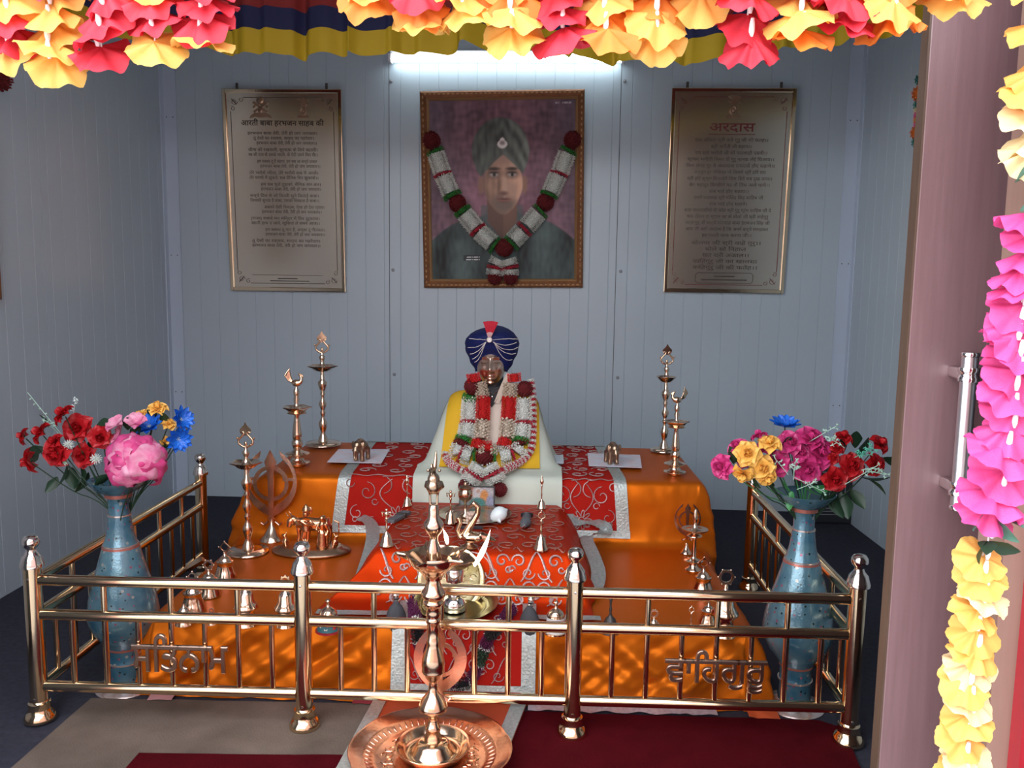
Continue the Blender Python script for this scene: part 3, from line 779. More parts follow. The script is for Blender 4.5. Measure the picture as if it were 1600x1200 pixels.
# shirt front and collar
wpart('shirt', MB().grid(shw_pt(lambda t: BX - .05, lambda t: BX + .045, .012, SHW.find(z=.50), SHW.find(z=.714), .004), 24, 30), SHIRT, bu, label='beige shirt front', sharp=0)
a_, b_, c_ = on_bust(751, 606, .016), on_bust(791, 604, .016), on_bust(768, 637, .018)
wpart('undershirt', MB().add([a_, b_, c_, a_ + Vector((0, .02, 0)), b_ + Vector((0, .02, 0)), c_ + Vector((0, .02, 0))], [(0, 1, 2), (3, 5, 4), (0, 2, 5, 3), (1, 4, 5, 2), (0, 3, 4, 1)], False), BLACKC, bu, label='black neckline')
cl = [on_bust(796, 584, .03), on_bust(787, 602, .026), on_bust(776, 630, .022)]
wpart('collar', side_ribbon(cl, .022, (.1, .3), 1), SHIRT, bu, label='turned up shirt collar', sharp=0)
wpart('neck_chain', MB().tube([on_bust(*q, .022) for q in ((758, 601), (764, 611), (769, 616), (775, 613), (783, 604))], .0012, 6).ball(on_bust(769, 620, .024), (.004, .003, .005), 8, 6), CHROME, bu, label='thin silver chain with pendant')
# turban
TCX, TCY, TCZ = HC.x + .002, HC.y + .004, 0
def turban_pt(u, v, off=0):
    a = 2 * pi * u - pi / 2; fr = max(0, -sin(a)); sd = abs(cos(a))
    zb = .795 + .060 * fr ** 2.2 ; zt = .972
    vv = v
    prof = [(0, .061), (.12, .071), (.3, .088), (.5, .101), (.62, .103), (.74, .097), (.84, .082), (.92, .060), (.97, .036), (1, .0)]
    for (p0, r0), (p1, r1) in zip(prof, prof[1:]):
        if p0 <= vv <= p1: f = (vv - p0) / (p1 - p0); r = r0 + (r1 - r0) * f; break
    if fr > 0: r = r * (1 - .0) + (.0) 
    z = zb + (zt - zb) * v - .012 * cos(a) * (0 if v < .6 else -1) * (v - .6)
    fold = .0022 * sin(26 * (v + .35 * sd * (1 if cos(a) > 0 else -1) * .4)) * (1 - v) * (.3 + sd)
    r += off + fold
    return (TCX + r * cos(a), TCY + r * .98 * sin(a), z + .3 * off)
wpart('turban', MB().grid(turban_pt, 96, 60, closeu=True), NAVY, bu, label='navy blue turban', sharp=0)
def tur(px, py, off=.003):   # nearest turban surface point seen at a pixel
    best = None
    for i in range(-48, 49):
        for j in range(0, 64):
            q = Vector(turban_pt((i / 160) % 1, j / 66, off)); d = q - CAM; w = d.dot(fw)
            e_ = (800 + F * d.dot(rt) / w - px) ** 2 + (600 - F * d.dot(up) / w - py) ** 2
            if best is None or e_ < best[0]: best = (e_, q)
    return best[1]
br = (765, 531)
for sg, ends in ((-1, ((733, 529, 0), (731, 543, 6), (734, 553, 9), (738, 561, 10), (741, 566, 14))), (1, ((809, 530, -2), (811, 533, 10), (809, 543, 14), (806, 552, 14), (800, 562, 18)))):
    for k, (ex, ey, sag) in enumerate(ends):
        sx_, sy_ = br[0] + sg * (5 + k * .3), br[1] + (0 if k == 0 else 3)
        pts = []
        for i in range(11):
            f = i / 10; x = sx_ + (ex - sx_) * f; y = sy_ + (ey - sy_) * f + sag * 4 * f * (1 - f) * (.55 if k else 0.6)
            pts.append(tur(x, y))
        P = resample(smooth_path(pts, 1), .0024); mb = MB()
        for p in P: mb.ball(p, .0012, 6, 4)
        wpart('bead_chain', mb, PEARL, bu, label='string of tiny pearl beads', kind='stuff')
bp = tur(*br, .006)
wpart('brooch', MB().lathe([(.0105, 0), (.0105, .003), (.008, .005), (.004, .0045), (.004, .006), (0, .0065)], 16, M=Matrix.Translation(bp) @ Matrix.Rotation(pi / 2, 4, 'X')), PEARL, bu, label='round white brooch')
def plume(u, v):
    x = (u - .5) * (.010 + .046 * v); z = .058 * v + .004 * cos((u - .5) * 3)
    return (bp.x + x + .004 * v, bp.y - .003 - .004 * v + .0022 * cos(u * 40) + .01 * v * v, bp.z + .006 + z)
wpart('plume', MB().grid(lambda u, v: plume(u, .3 + .7 * v), 40, 8), PLUME, bu, label='crimson fan shaped plume', sharp=0)
wpart('plume_base', MB().grid(lambda u, v: plume(u, .32 * v), 30, 4), mat('pale_pink_cloth', (.62, .42, .42), .6), bu, label='pale pink plume base', sharp=0)

# pom-pom / fringe garlands
def fringe(mb, pts, r, ln, step=.0062, k=15, w=.0062, seed=0, flat=1.0):
    ln *= 1.7
    R = random.Random(seed); P = resample(pts, step); n = len(P)
    if n < 2: P = [Vector(pts[0]), Vector(pts[-1])]; n = 2
    mb.tube(P, r * .74, 12, mi=1)
    for i, p in enumerate(P):
        t = (P[min(i + 1, n - 1)] - P[max(i - 1, 0)])
        if t.length < 1e-7: continue
        t.normalize(); u = t.orthogonal().normalized(); v = t.cross(u)
        for q in range(k):
            a = 2 * pi * (q + .5 * (i % 2)) / k + R.uniform(-.1, .1); d = u * cos(a) + v * sin(a); s = t.cross(d)
            L = ln * R.uniform(.75, 1.2); tip = p + d * (r + L) + t * R.uniform(-.5, .5) * L + s * R.uniform(-.3, .3) * L
            b = p + d * r * .75; m_ = p + d * (r + L * .45) + t * .001
            mb.add([b, m_ + s * w * .5, tip, m_ - s * w * .5, m_ + t * w * .45], [(0, 1, 4), (1, 2, 4), (2, 3, 4), (3, 0, 4)], False)
    return mb
GAP_SHADE = {}
def two(m):     # a fringe material and its darkened copy, painted shade in the petal gaps
    if m.name not in GAP_SHADE:
        c = m.node_tree.nodes['Principled BSDF'].inputs['Base Color'].default_value
        GAP_SHADE[m.name] = mat(m.name + '_gap_shade', tuple(q * .66 for q in c[:3]), .9)
    return [m, GAP_SHADE[m.name]]
def pom(mb, c, r, ln, n=130, seed=0, sq=1.0):
    R = random.Random(seed); c = Vector(c); mb.ball(c, (r * .92, r * .92, r * .92 * sq), 14, 9, mi=1)
    for i in range(n):
        z = 1 - 2 * (i + .5) / n; a = i * 2.39996; q = sqrt(1 - z * z); d = Vector((q * cos(a), q * sin(a), z))
        s = d.orthogonal().normalized(); t = d.cross(s); L = ln * R.uniform(.7, 1.2); w = r * .17
        b = c + Vector((d.x, d.y, d.z * sq)) * r * .9; m_ = b + d * L * .6; tip = b + d * L * 1.3 + s * R.uniform(-.4, .4) * L
        mb.add([b, m_ + s * w, tip, m_ - s * w, m_ + t * w], [(0, 1, 4), (1, 2, 4), (2, 3, 4), (3, 0, 4)], False)
    return mb
def gar_seg(name, pxs, rpx, m, t, off, ln=.006, seed=0, place=None, lab=None, k=18):
    pl_ = place or on_bust
    pts = smooth_path([pl_(x, y, off) for x, y in pxs], 2); d = (pts[0] - CAM).dot(fw); r = rpx * d / F
    wpart(name, fringe(MB(), pts, r, ln, seed=seed, k=k), two(m), t, label=lab, sharp=0)
def gar_ball(name, px, rpx, m, t, off, ln=.006, place=None, lab=None, sq=1):
    c = (place or on_bust)(*px, off); d = (c - CAM).dot(fw)
    wpart(name, pom(MB(), c, rpx * d / F, ln * 1.3, seed=int(px[0]), sq=sq), two(m), t, label=lab, sharp=0)
def garland_white(t, spec, place=None, off=.03, ln=.005):
    for s_, (kind, a) in enumerate(spec):
        if kind == 'M': gar_ball('maroon_ball', a[0], a[1], MAROON, t, off, ln * .8, place, None)
        else:
            m, nm, lb = {'W': (WHITEF, 'white_segment', None), 'R': (PRED, 'red_ring', None), 'G': (GREENF, 'green_collar', None), 'D': (MAROON, 'maroon_segment', None)}[kind]
            gar_seg(nm, a[0], a[1], m, t, off, ln, s_, place, lb)
g1 = thing('fringe_garland', 'white fringe garland with maroon pompoms and green collars around the bust', 'garland', (BX, 3.02, H2))
spec = [('M', ((738, 604), 12.5)), ('G', (((736, 618), (735, 624)), 11.5)), ('W', (((735, 625), (733, 658)), 11.5)), ('R', (((732, 659), (732, 662)), 12)),
        ('W', (((731, 663), (728, 683)), 11.5)), ('G', (((726, 684), (724, 689)), 11.8)), ('D', (((723, 690), (719, 697)), 11)), ('W', (((718, 698), (714, 706), (716, 712)), 11)),
        ('R', (((719, 709), (721, 710)), 12)), ('W', (((723, 709), (736, 713)), 13)), ('G', (((739, 714), (743, 714)), 12)), ('M', ((757, 714), 13)),
        ('M', ((820, 608), 12.5)), ('W', (((818, 625), (818, 658)), 11.5)), ('R', (((818, 660), (818, 663)), 12)), ('W', (((817, 664), (814, 684)), 11.5)),
        ('G', (((813, 685), (812, 690)), 11.8)), ('D', (((812, 691), (815, 698)), 11)), ('W', (((814, 699), (806, 709)), 11.5)), ('R', (((803, 710), (800, 711)), 12)), ('W', (((798, 710), (780, 713)), 13)), ('G', (((775, 714), (771, 714)), 12)),
        ('W', (((750, 728), (744, 738)), 12.5)), ('R', (((743, 739), (741, 742)), 13.5)), ('W', (((740, 743), (733, 753)), 13.5)), ('M', ((727, 759), 10)),
        ('W', (((763, 728), (768, 737)), 12.5)), ('R', (((769, 738), (771, 742)), 14)), ('W', (((772, 743), (776, 752)), 14)), ('M', ((781, 765), 10.5))]
garland_white(g1, spec)
g2_ = thing('ribbon_garland', 'scarlet and cream pleated ribbon garland around the neck of the bust', 'garland', (BX, 3.02, .5))
for s_, (m, nm, pts, r) in enumerate([(REDF, 'red_segment', ((741, 596), (739, 584)), 10), (CREAMF, 'cream_segment', ((749, 597), (754, 619)), 9), (REDF, 'red_segment', ((755, 621), (754, 656)), 11),
        (CREAMF, 'cream_segment', ((754, 658), (752, 686)), 10.5), (REDF, 'red_segment', ((749, 688), (745, 701)), 10), (REDF, 'red_segment', ((804, 596), (803, 583)), 10), (CREAMF, 'cream_segment', ((798, 598), (797, 619)), 10),
        (REDF, 'red_segment', ((796, 621), (794, 655)), 11), (CREAMF, 'cream_segment', ((793, 657), (791, 684)), 10.5), (REDF, 'red_segment', ((790, 686), (786, 697)), 10), (REDF, 'red_segment', ((757, 700), (770, 698)), 9), (CREAMF, 'cream_segment', ((748, 703), (756, 704)), 7), (CREAMF, 'cream_segment', ((767, 703), (776, 702)), 7)]):
    big = m is CREAMF
    pp = smooth_path([on_bust(x, y, .040) for x, y in pts], 2)
    wpart(nm, fringe(MB(), pp, r * 3.05 / F * .9, .004 if not big else .006, .0035 if not big else .006, 16 if not big else 9, .004 if not big else .011, s_), two(m), g2_, sharp=0)
g3 = thing('rope_garland', 'thin red and white twisted rope garland lying outside the fringe garland', 'garland', (BX, 3.02, .47))
for path in ([(829, 592), (833, 620), (833, 660), (832, 692), (829, 706), (818, 719), (800, 729), (784, 736), (770, 741)], [(697, 706), (695, 714), (702, 723), (716, 732), (730, 738), (738, 742)]):
    P = resample(smooth_path([on_bust(x, y, .018) for x, y in path], 2), .0105)
    for i, (a, b) in enumerate(zip(P, P[1:])):
        wpart('rope_bead', fringe(MB(), [a, b], .0105, .003, .004, 10, .004, i), two(PRED if i % 2 else WHITEF), g3, sharp=0)

# ================================================================== BRASS LAMPS, BELLS, FIGURES
def prof(tab, y0, k): return [(r * k, (y0 - y) * k) for y, r in tab]
def spikes(n, amp, thr, a0=0, pw=8): return lambda a, r, z: 1 + (amp * (max(0, .5 + .5 * cos(n * (a - a0)))) ** pw if r > thr else 0)
def leaf_finial(k, m, par, z):   # openwork heart with a leaf on top, k = height
    mb = MB()
    for s_ in (-1, 1):
        pts = [(0, 0, 0), (s_ * .10, 0, .02), (s_ * .27, 0, .12), (s_ * .30, 0, .27), (s_ * .18, 0, .40), (s_ * .04, 0, .55), (s_ * .10, 0, .62), (s_ * .20, 0, .58)]
        mb.tube([(x * k, y, zz * k + z) for x, y, zz in smooth_path(pts, 2)], .045 * k, 6)
        mb.ball((s_ * .33 * k, 0, z + .36 * k), .05 * k, 6, 4); mb.ball((s_ * .20 * k, 0, z + .10 * k), .05 * k, 6, 4)
    mb.prism([[(q[0] * k, q[1] * k + z) for q in [(-.02, .46), (-.20, .56), (-.23, .70), (-.06, .88), (0, 1.0), (.06, .88), (.23, .70), (.20, .56), (.02, .46)]]], .05 * k)
    mb.ball((0, 0, z + .14 * k), (.07 * k, .05 * k, .10 * k), 8, 6)
    part('leaf_finial', mb, m, par)
LA_ST = [(775, 112), (773, 112), (762, 105), (757, 60), (755, 32), (735, 27), (718, 20), (700, 13), (680, 20), (660, 25), (640, 27), (622, 18), (600, 10), (585, 14), (575, 19), (562, 10), (548, 14), (520, 26), (492, 13), (470, 10), (455, 18), (442, 11), (420, 20), (398, 27), (382, 29), (366, 14), (330, 13), (316, 11)]
LA_D = [(318, 11), (314, 30), (306, 52), (292, 68), (280, 82), (277, 82), (284, 60), (288, 30), (280, 24), (268, 17), (250, 11), (236, 17), (222, 19), (212, 10), (196, 9)]
def lamp_leaf(name, label, p, H, plate=1.0, dish=1.0):
    t = thing(name, label, 'oil lamp', p, 0, 'tall brass oil lamps'); k = H / 715
    st = [(r * plate if i < 3 else r, z) for i, (r, z) in enumerate(prof(LA_ST, 775, k))]
    part('stem', MB().lathe(st, 28), BRASS_L, t)
    part('dish', MB().lathe([(r * (dish if r > 40 * k else 1), z) for r, z in prof(LA_D, 775, k)], 40, mod=spikes(5, .22, 70 * k)), BRASS_L, t)
    leaf_finial(136 * k, BRASS, t, (775 - 197) * k)
    return t
A = at_z(505, 694, H2 + .012); lamp_leaf('oil_lamp', 'tallest brass oil lamp with leaf finial at the back left altar corner', A, .475)
C_ = at_z(1037, 704, H2 + .006); lamp_leaf('oil_lamp', 'slim brass oil lamp with leaf finial at the back right altar corner', C_, .448, .80, .8)
E_ = at_z(388, 862, H1 + .003); lamp_leaf('oil_lamp', 'brass oil lamp with leaf finial on the lower step at left', E_, .447, 1.0, .9)
def peacock(mb, k, M):
    mb.ball((.02 * k, 0, .20 * k), (.27 * k, .17 * k, .19 * k), 16, 10, M)
    mb.tube([(.16 * k, 0, .22 * k), (.28 * k, 0, .34 * k), (.27 * k, 0, .52 * k), (.20 * k, 0, .64 * k)], [.15 * k, .11 * k, .08 * k, .07 * k], 10, M=M)
    mb.ball((.20 * k, 0, .66 * k), (.095 * k, .08 * k, .085 * k), 10, 8, M)
    mb.tube([(.25 * k, 0, .66 * k), (.37 * k, 0, .62 * k), (.40 * k, 0, .50 * k)], [.04 * k, .04 * k, .03 * k], 6, M=M)
    for s_ in (-1, 1): mb.tube([(.0, s_ * .06 * k, .1 * k), (.02 * k, s_ * .06 * k, -.02 * k)], .03 * k, 6, M=M)
    for i in range(6):
        a = .55 + i * .22
        P = [(-.18 * k, 0, .20 * k), (-.34 * k - .10 * k * cos(a), (i - 2.5) * .02 * k, .34 * k + .05 * k * i), (-.40 * k - .22 * k * cos(a), (i - 2.5) * .035 * k, .60 * k + .07 * k * i)]
        mb.tube(P, [.045 * k, .055 * k, .04 * k], 6, M=M); mb.ball(P[-1], .06 * k, 6, 5, M)
    return mb
LB_ST = [(935, 50), (925, 52), (917, 80), (914, 80), (908, 46), (880, 36), (866, 42), (858, 78), (855, 78), (846, 46), (832, 24), (815, 28), (800, 35), (780, 36), (762, 24), (752, 30), (722, 29), (650, 21), (612, 15), (603, 20), (596, 19)]
LB_D = [(600, 18), (592, 62), (588, 64), (584, 50), (566, 68), (552, 80), (549, 80), (560, 40), (556, 28), (545, 20), (528, 13), (500, 20), (484, 13), (470, 18), (450, 21), (432, 12), (418, 9)]
def lamp_bird(name, label, p, H, flip):
    t = thing(name, label, 'oil lamp', p, 0, 'peacock oil lamps'); k = H / 635
    part('stem', MB().lathe(prof(LB_ST, 935, k), 28), BRASS_L, t)
    part('dish', MB().lathe(prof(LB_D, 935, k), 40, mod=spikes(5, .28, 70 * k, .1)), BRASS_L, t)
    M = Matrix.Translation((0, 0, (935 - 420) * k)) @ (Matrix.Rotation(pi, 4, 'Z') if flip else Matrix())
    link('peacock', fuse(peacock(MB(), 120 * k, M), .0022, 2, BRASS), t)
    return t
lamp_bird('peacock_lamp', 'brass lamp topped by a peacock facing right on the upper step left', at_z(465, 727, H2 + .003), .366, False)
lamp_bird('peacock_lamp', 'brass lamp topped by a peacock facing left on the upper step right', at_z(1054, 741, H2 + .003), .325, True)
# small two-tier lamp at right
LR = [(650, 60), (640, 62), (628, 74), (622, 72), (605, 42), (585, 36), (566, 60), (552, 84), (546, 84), (538, 44), (522, 24), (508, 20), (430, 19), (362, 16), (350, 22), (338, 45), (325, 66), (318, 64), (305, 34), (290, 60), (272, 112), (262, 116), (266, 80), (258, 30), (240, 22), (215, 14), (190, 17), (150, 21), (120, 14), (95, 12), (80, 3)]
lr = thing('oil_lamp', 'small two tier brass lamp with plain tip on the lower step at right', 'oil lamp', at_z(1083, 893, H1 + .003), 0, 'tall brass oil lamps')
part('stem', MB().lathe(prof(LR, 650, .209 / 570), 28), BRASS_L, lr)

def khanda_stand(label, p, H, w, group='ring emblem stands'):
    t = thing('emblem_stand', label, 'emblem', p, 0, group)
    part('base', MB().lathe([(.042 * w, 0), (.041 * w, .004), (.028 * w, .018 * w), (.014 * w, .040 * w), (.006, .056 * w), (.004, .07 * w)], 24), BRASS_L, t)
    part('emblem', khanda(MB(), Matrix.Translation((0, 0, H - .62 * w * .2)), w * .2, .005, .65), COPPER, t, label='thin copper emblem of ring and curved blades')
    return t
khanda_stand('large copper ring emblem with curved blades on a cone base at left', at_z(425, 843, H1 + .003), .325, 1.06)
khanda_stand('small copper ring emblem with curved blades behind the small right lamp', at_z(1072, 864, H1 + .003), .178, .52)

# bells
def ring_handle(mb, n, z, r, th, d, M=None, a0=0):
    o = [(r * cos(2 * pi * i / n + a0), z + r * sin(2 * pi * i / n + a0)) for i in range(n)]
    i_ = [(r * .62 * cos(2 * pi * i / 16), z + r * .62 * sin(2 * pi * i / 16)) for i in range(16)][::-1]
    mb.prism([o, i_], d, M)
    for i in range(n):
        a = 2 * pi * i / n + a0; mb.ball((r * cos(a), 0, z + r * sin(a)), th * .5, 6, 4, M)
    return mb
BELL = [(.030, 0), (.034, .0005), (.0335, .004), (.027, .018), (.0225, .034), (.0215, .044), (.0245, .046), (.0245, .049), (.018, .052), (.0175, .056), (.012, .063), (.0045, .067), (.0042, .078)]
BELL2 = [(.026, 0), (.030, .0005), (.029, .004), (.023, .016), (.0225, .040), (.034, .050), (.034, .054), (.028, .062), (.022, .072), (.020, .090), (.016, .098), (.006, .104), (.005, .122)]
def bell(label, p, s_=1.0, hn=4, a0=pi / 2, prof_=BELL, rz=0, hr=.0175, name='brass_bell', m=BRASS_L):
    t = thing(name, label, 'bell', p, rz, 'brass bells along the altar edge'); P = [(r * s_, z * s_) for r, z in prof_]
    part('body', MB().lathe(P + [], 28, cap=True), m, t)
    if hn: part('handle', ring_handle(MB(), hn, P[-1][1] + hr * s_ * .85, hr * s_, .006 * s_, .005 * s_, a0=a0), m, t)
    return t
def tz(x, y, z=H1 + .002): return at_z(x, y, z)
bell('brass bell with diamond handle beside the plate of the left lamp', tz(352, 901), 1.02)
bell('brass bell with six sided handle left of the diamond handled bell', tz(327, 930), 1.0, 6, 0, hr=.016)
bell('wide brass bell leftmost but one on the altar edge', tz(302, 953), 1.05, 4, pi / 2, hr=.015)
bell('small dull brass bell half hidden behind the leftmost wide bell', tz(288, 975), .72, 0)
# long double-ring handle lying across the two left bells
bt = thing('cymbal_bar', 'square brass hand rattle bar leaning across the left bells', 'rattle', tz(306, 905, H1 + .055), 0)
a_, b_ = at_y(292, 889, 2.55), at_y(318, 874, 2.55)
part('bar', MB().tube([a_ - bt.location, b_ - bt.location], .011, 4), BRASS, bt)
bell('tiny brass bell with ring top on the left altar edge', tz(331, 975), .40, 8, 0, name='tiny_bell')
bell('round shouldered brass bell left of the left inner railing post', tz(385, 976), .95, 0, prof_=BELL2)
bell('round shouldered brass bell with forked ring touching the left inner post', tz(447, 977), .92, 8, 0, prof_=BELL2, hr=.015)
bell('brass bell with diamond handle beside the small right lamp', tz(1098, 926), 1.0)
bell('large brass bell with six sided ring at the right altar edge', tz(1131, 992), 1.0, 6, 0, prof_=[(r * 1.05, z * 1.15) for r, z in BELL2], hr=.022)
bell('plain brass bell half hidden behind a right railing bar', tz(1106, 975), .8, 0)
bell('small brass bell with round ring beside the dark hand bell', tz(1021, 988), .55, 10, 0, hr=.02)
def hand_bell(label, p, H, w, m=BRASS_L, fig=0, group='long handled brass hand bells', name='hand_bell', bm=None):
    t = thing(name, label, 'bell', p, 0, group); k = w / 2
    part('body', MB().lathe([(k * .9, 0), (k, .0005), (k * .98, k * .2), (k * .75, k * .6), (k * .66, k * 1.1), (k * .5, k * 1.5), (k * .22, k * 1.75), (k * .2, k * 1.9)], 24), bm or m, t)
    z = k * 1.85; h = H - z
    mb = MB().lathe([(k * .14, z), (k * .12, z + h * .1), (k * .17, z + h * .2), (k * .11, z + h * .3), (k * .13, z + h * .5), (k * .22, z + h * .58), (k * .12, z + h * .62)], 12)
    if fig == 0: mb.lathe([(k * .2, z + h * .62), (k * .42, z + h * .72), (k * .34, z + h * .8), (k * .18, z + h * .86), (k * .24, z + h * .92), (.0, z + h)], 12)
    elif fig == 1:
        mb.ball((0, 0, z + h * .74), (k * .28, k * .2, h * .12), 10, 8); mb.ball((0, 0, z + h * .92), k * .2, 8, 6)
        for s_ in (-1, 1): mb.tube([(s_ * k * .2, 0, z + h * .8), (s_ * k * .6, 0, z + h * .84), (s_ * k * .5, 0, z + h * .66)], k * .1, 6)
    else:
        for s_ in (-1, 1): mb.tube([(0, 0, z + h * .62), (s_ * k * .5, 0, z + h * .72), (s_ * k * .3, 0, z + h * .88), (0, 0, z + h * .92)], k * .11, 6)
        mb.ball((0, 0, z + h * .95), k * .16, 8, 6)
    part('handle', mb, m, t)
    return t
hs = HS + .003
hand_bell('slim brass hand bell at the back left of the low stool', at_z(636, 790, hs), .108, .034)
hand_bell('brass hand bell with winged handle at the front left of the low stool', at_z(604, 852, hs), .112, .044, fig=1)
hand_bell('slim brass hand bell at the back right of the low stool', at_z(846, 794, hs), .116, .034)
hand_bell('brass hand bell with looped handle at the front right of the low stool', at_z(845, 858, hs), .118, .046, fig=2)
hand_bell('brass hand bell with figure handle standing in the silver tray', at_z(704, 817, hs + .006), .108, .044, BRASS, 1)
hand_bell('tiny ornate brass hand bell standing alone on the right altar edge', tz(1079, 990), .078, .028, fig=2)
hand_bell('dark iron hand bell right of the right inner railing post', tz(953, 988), .125, .052, DARKB, 0, 'dark bell', bm=DARKB)
def painted_bell(label, p, m, lo, spots, band):
    t = thing('painted_bell', label, 'bell', p, 0, 'painted bells')
    part('body', MB().lathe([(.027, 0), (.031, .001), (.030, .006), (.0255, .022), (.024, .044)], 28), m, t, label='painted bell wall')
    part('crown', MB().lathe([(.024, .044), (.023, .052), (.018, .060), (.008, .066), (.0045, .068), (.0045, .080), (.007, .083), (.0045, .087), (0, .089)], 24), BRASS_L, t)
    part('rim', MB().lathe([(.0305, .0), (.0335, .001), (.0335, .005), (.0305, .006)], 28), lo, t)
    for i, (a, z, sp_) in enumerate(spots):
        a = radians(a - 90); r = .0265; M = Matrix.Translation((r * cos(a), r * sin(a), z)) @ Matrix.Rotation(a, 4, 'Z') @ Matrix.Rotation(pi / 2, 4, 'Y')
        part('painted_flower', MB().lathe([(.0065, 0), (.005, .0014), (0, .0018)], 10, M=M, mod=lambda a, r, z: 1 + .25 * cos(5 * a)), sp_, t)
    return t
painted_bell('teal painted bell with pink and white flowers on the left altar edge', tz(513, 986), TEAL, REDE, [(-35, .024, WHITEE), (10, .028, PINKE), (0, .010, WHITEE), (50, .014, REDE), (-70, .02, REDE)], 0)
painted_bell('white painted bell with red and teal flowers beside the right inner post', tz(868, 988), WHITEE, BRASS_L, [(-30, .026, REDE), (20, .026, TEAL), (50, .016, TEAL), (-5, .010, TEAL), (-55, .012, REDE)], 0)

# fly whisks
def whisk(label, p, lean, group='grey fly whisks'):
    t = thing('fly_whisk', label, 'whisk', p, lean, group)
    part('tuft', MB().lathe([(.003, -.040), (.012, -.02), (.024, .0), (.027, .016), (.025, .03), (.017, .048), (.009, .058), (.007, .062)], 22, sy=.7, mod=lambda a, r, z: 1 + .07 * sin(9 * a)), GREYM, t)
    mb = MB().lathe([(.0075, .058), (.0095, .061), (.0075, .064), (.0100, .068), (.0075, .071), (.0105, .076), (.008, .080), (.0095, .086), (.006, .090), (.0075, .096), (.003, .102)], 14, M=Matrix.Rotation(-.25, 4, 'X'))
    part('handle', mb, CHROME, t)
    return t
whisk('grey tufted fly whisk with silver grip left of the brass tray', at_y(619, 975, 2.145), .2)
whisk('grey tufted fly whisk with silver grip right of the brass tray', at_y(827, 982, 2.14), -.2)

# trays and bowls
def tray(name, label, cat, p, r, m, rim=.012, flute=28, tilt=0):
    t = thing(name, label, cat, p); M = Matrix.Rotation(tilt, 4, 'X')
    part('plate', MB().lathe([(0, .002), (r * .62, .002), (r * .66, .003), (r * .80, rim * .75), (r * .82, rim * .9), (r * .97, rim), (r, rim * 1.08), (r * 1.003, rim * .95), (r * .97, rim * .85), (r * .82, rim * .6), (r * .66, 0), (0, 0)], 56, M=M, mod=lambda a, q, z: 1 + (.006 * cos(flute / 2 * a) if q > r * .95 else 0), cap=False), m, t)
    mb = MB()
    for i in range(flute * 2):
        a = 2 * pi * i / (flute * 2); mb.ball((0, 0, 0), (r * .06, r * .012, r * .014), 6, 4, M @ Matrix.Rotation(a, 4, 'Z') @ Matrix.Translation((r * .73, 0, rim * .48)) @ Matrix.Rotation(-.5, 4, 'Y'))
    part('fluting', mb, m, t, kind='stuff')
    return t
bt_ = tray('brass_tray', 'round yellow brass tray with fluted rim behind the railing centre', 'tray', Vector((-.205, 2.215, H1 + .026)), .118, GOLDTRAY, .02, 30, .10)
pl2 = thing('pedestal_lamp', 'small brass pedestal lamp with five spout bowl standing in the brass tray', 'oil lamp', Vector((-.208, 2.20, H1 + .027)))
zb_ = at_y(712, 880, 2.2).z - pl2.location.z
part('foot', MB().lathe([(.033, 0), (.034, .004), (.032, .018), (.027, .030), (.018, .036), (.019, .040), (.014, .052), (.008, .070), (.006, .085), (.008, zb_ - .06), (.016, zb_ - .052), (.024, zb_ - .05), (.026, zb_ - .02), (.022, zb_ - .012)], 28), CHROME, pl2)
part('bowl', MB().lathe([(.012, zb_ - .014), (.030, zb_ - .012), (.044, zb_ - .002), (.052, zb_ + .010), (.051, zb_ + .012), (.042, zb_ + .004), (.02, zb_ - .004), (0, zb_ - .006)], 40, mod=spikes(5, .30, .045, -.25)), BRONZE_D, pl2)
def flame(par, p, q, w, name='flame'):
    p, q = Vector(p) - par.location, Vector(q) - par.location; d = q - p; L = d.length; sd = Vector((.10 * L, 0, 0))
    pts = []; rs = []
    for i in range(13):
        f = i / 12; pts.append(p + d * f + sd * (4 * f * (1 - f)) * .5); rs.append(max(.0004, w * (sin(pi * (f * .85 + .13)) ** 1.1) * (1 - .55 * f)))
    part(name, MB().tube(pts, rs, 10), FLAMEM, par)
flame(pl2, at_y(741, 884, 2.18), at_y(766, 828, 2.18), .0092)
pp_ = thing('engraved_plate', 'engraved brass plate propped against the low stool behind the lamp', 'plate', at_y(705, 906, 2.272))
M = Matrix.Rotation(radians(72), 4, 'X')
part('disc', MB().lathe([(0, 0), (.075, 0), (.080, .004), (.094, .007), (.096, .005), (.082, 0), (0, -.003)], 48, M=M, cap=False), GOLDTRAY, pp_)
mb = MB()
for i in range(26):
    a = i * 2.4; r = .012 + .06 * (i / 26)
    mb.tube([M @ Vector((x, y, .0008)) for x, y in spiral(r * cos(a), r * sin(a), .010, a, .9, 1 if i % 2 else -1, 9, .6)], .0012, 5)
part('engraving', mb, BRASS_L, pp_, kind='stuff')

# low stool: silver tray and what stands on it
stp = at_z(742, 807, hs); r_ = .122
stt = tray('silver_tray', 'oval silver tray with bead rim on the low stool', 'tray', stp, r_, SILVER, .012, 34)
z1 = hs + .005
gb = thing('brass_goblet', 'brass lidded goblet standing in the silver tray before the photo', 'goblet', at_z(727, 806, z1))
part('stem', MB().lathe([(.018, 0), (.018, .003), (.007, .010), (.0045, .03), (.0045, .045), (.010, .052)], 20), BRASS, gb)
part('cup', MB().lathe([(.010, .050), (.020, .058), (.0245, .070), (.024, .082), (.019, .090), (.021, .093), (.021, .096)], 24), BRASS, gb)
part('lid', MB().lathe([(.021, .096), (.012, .101), (.006, .104), (.006, .112), (0, .116)], 20), BRONZE_D, gb)
ph = thing('framed_photo', 'small black framed devotional photo standing at the back of the silver tray', 'photo', at_z(745, 794, hs), -.02)
w_, h_ = .122, .076
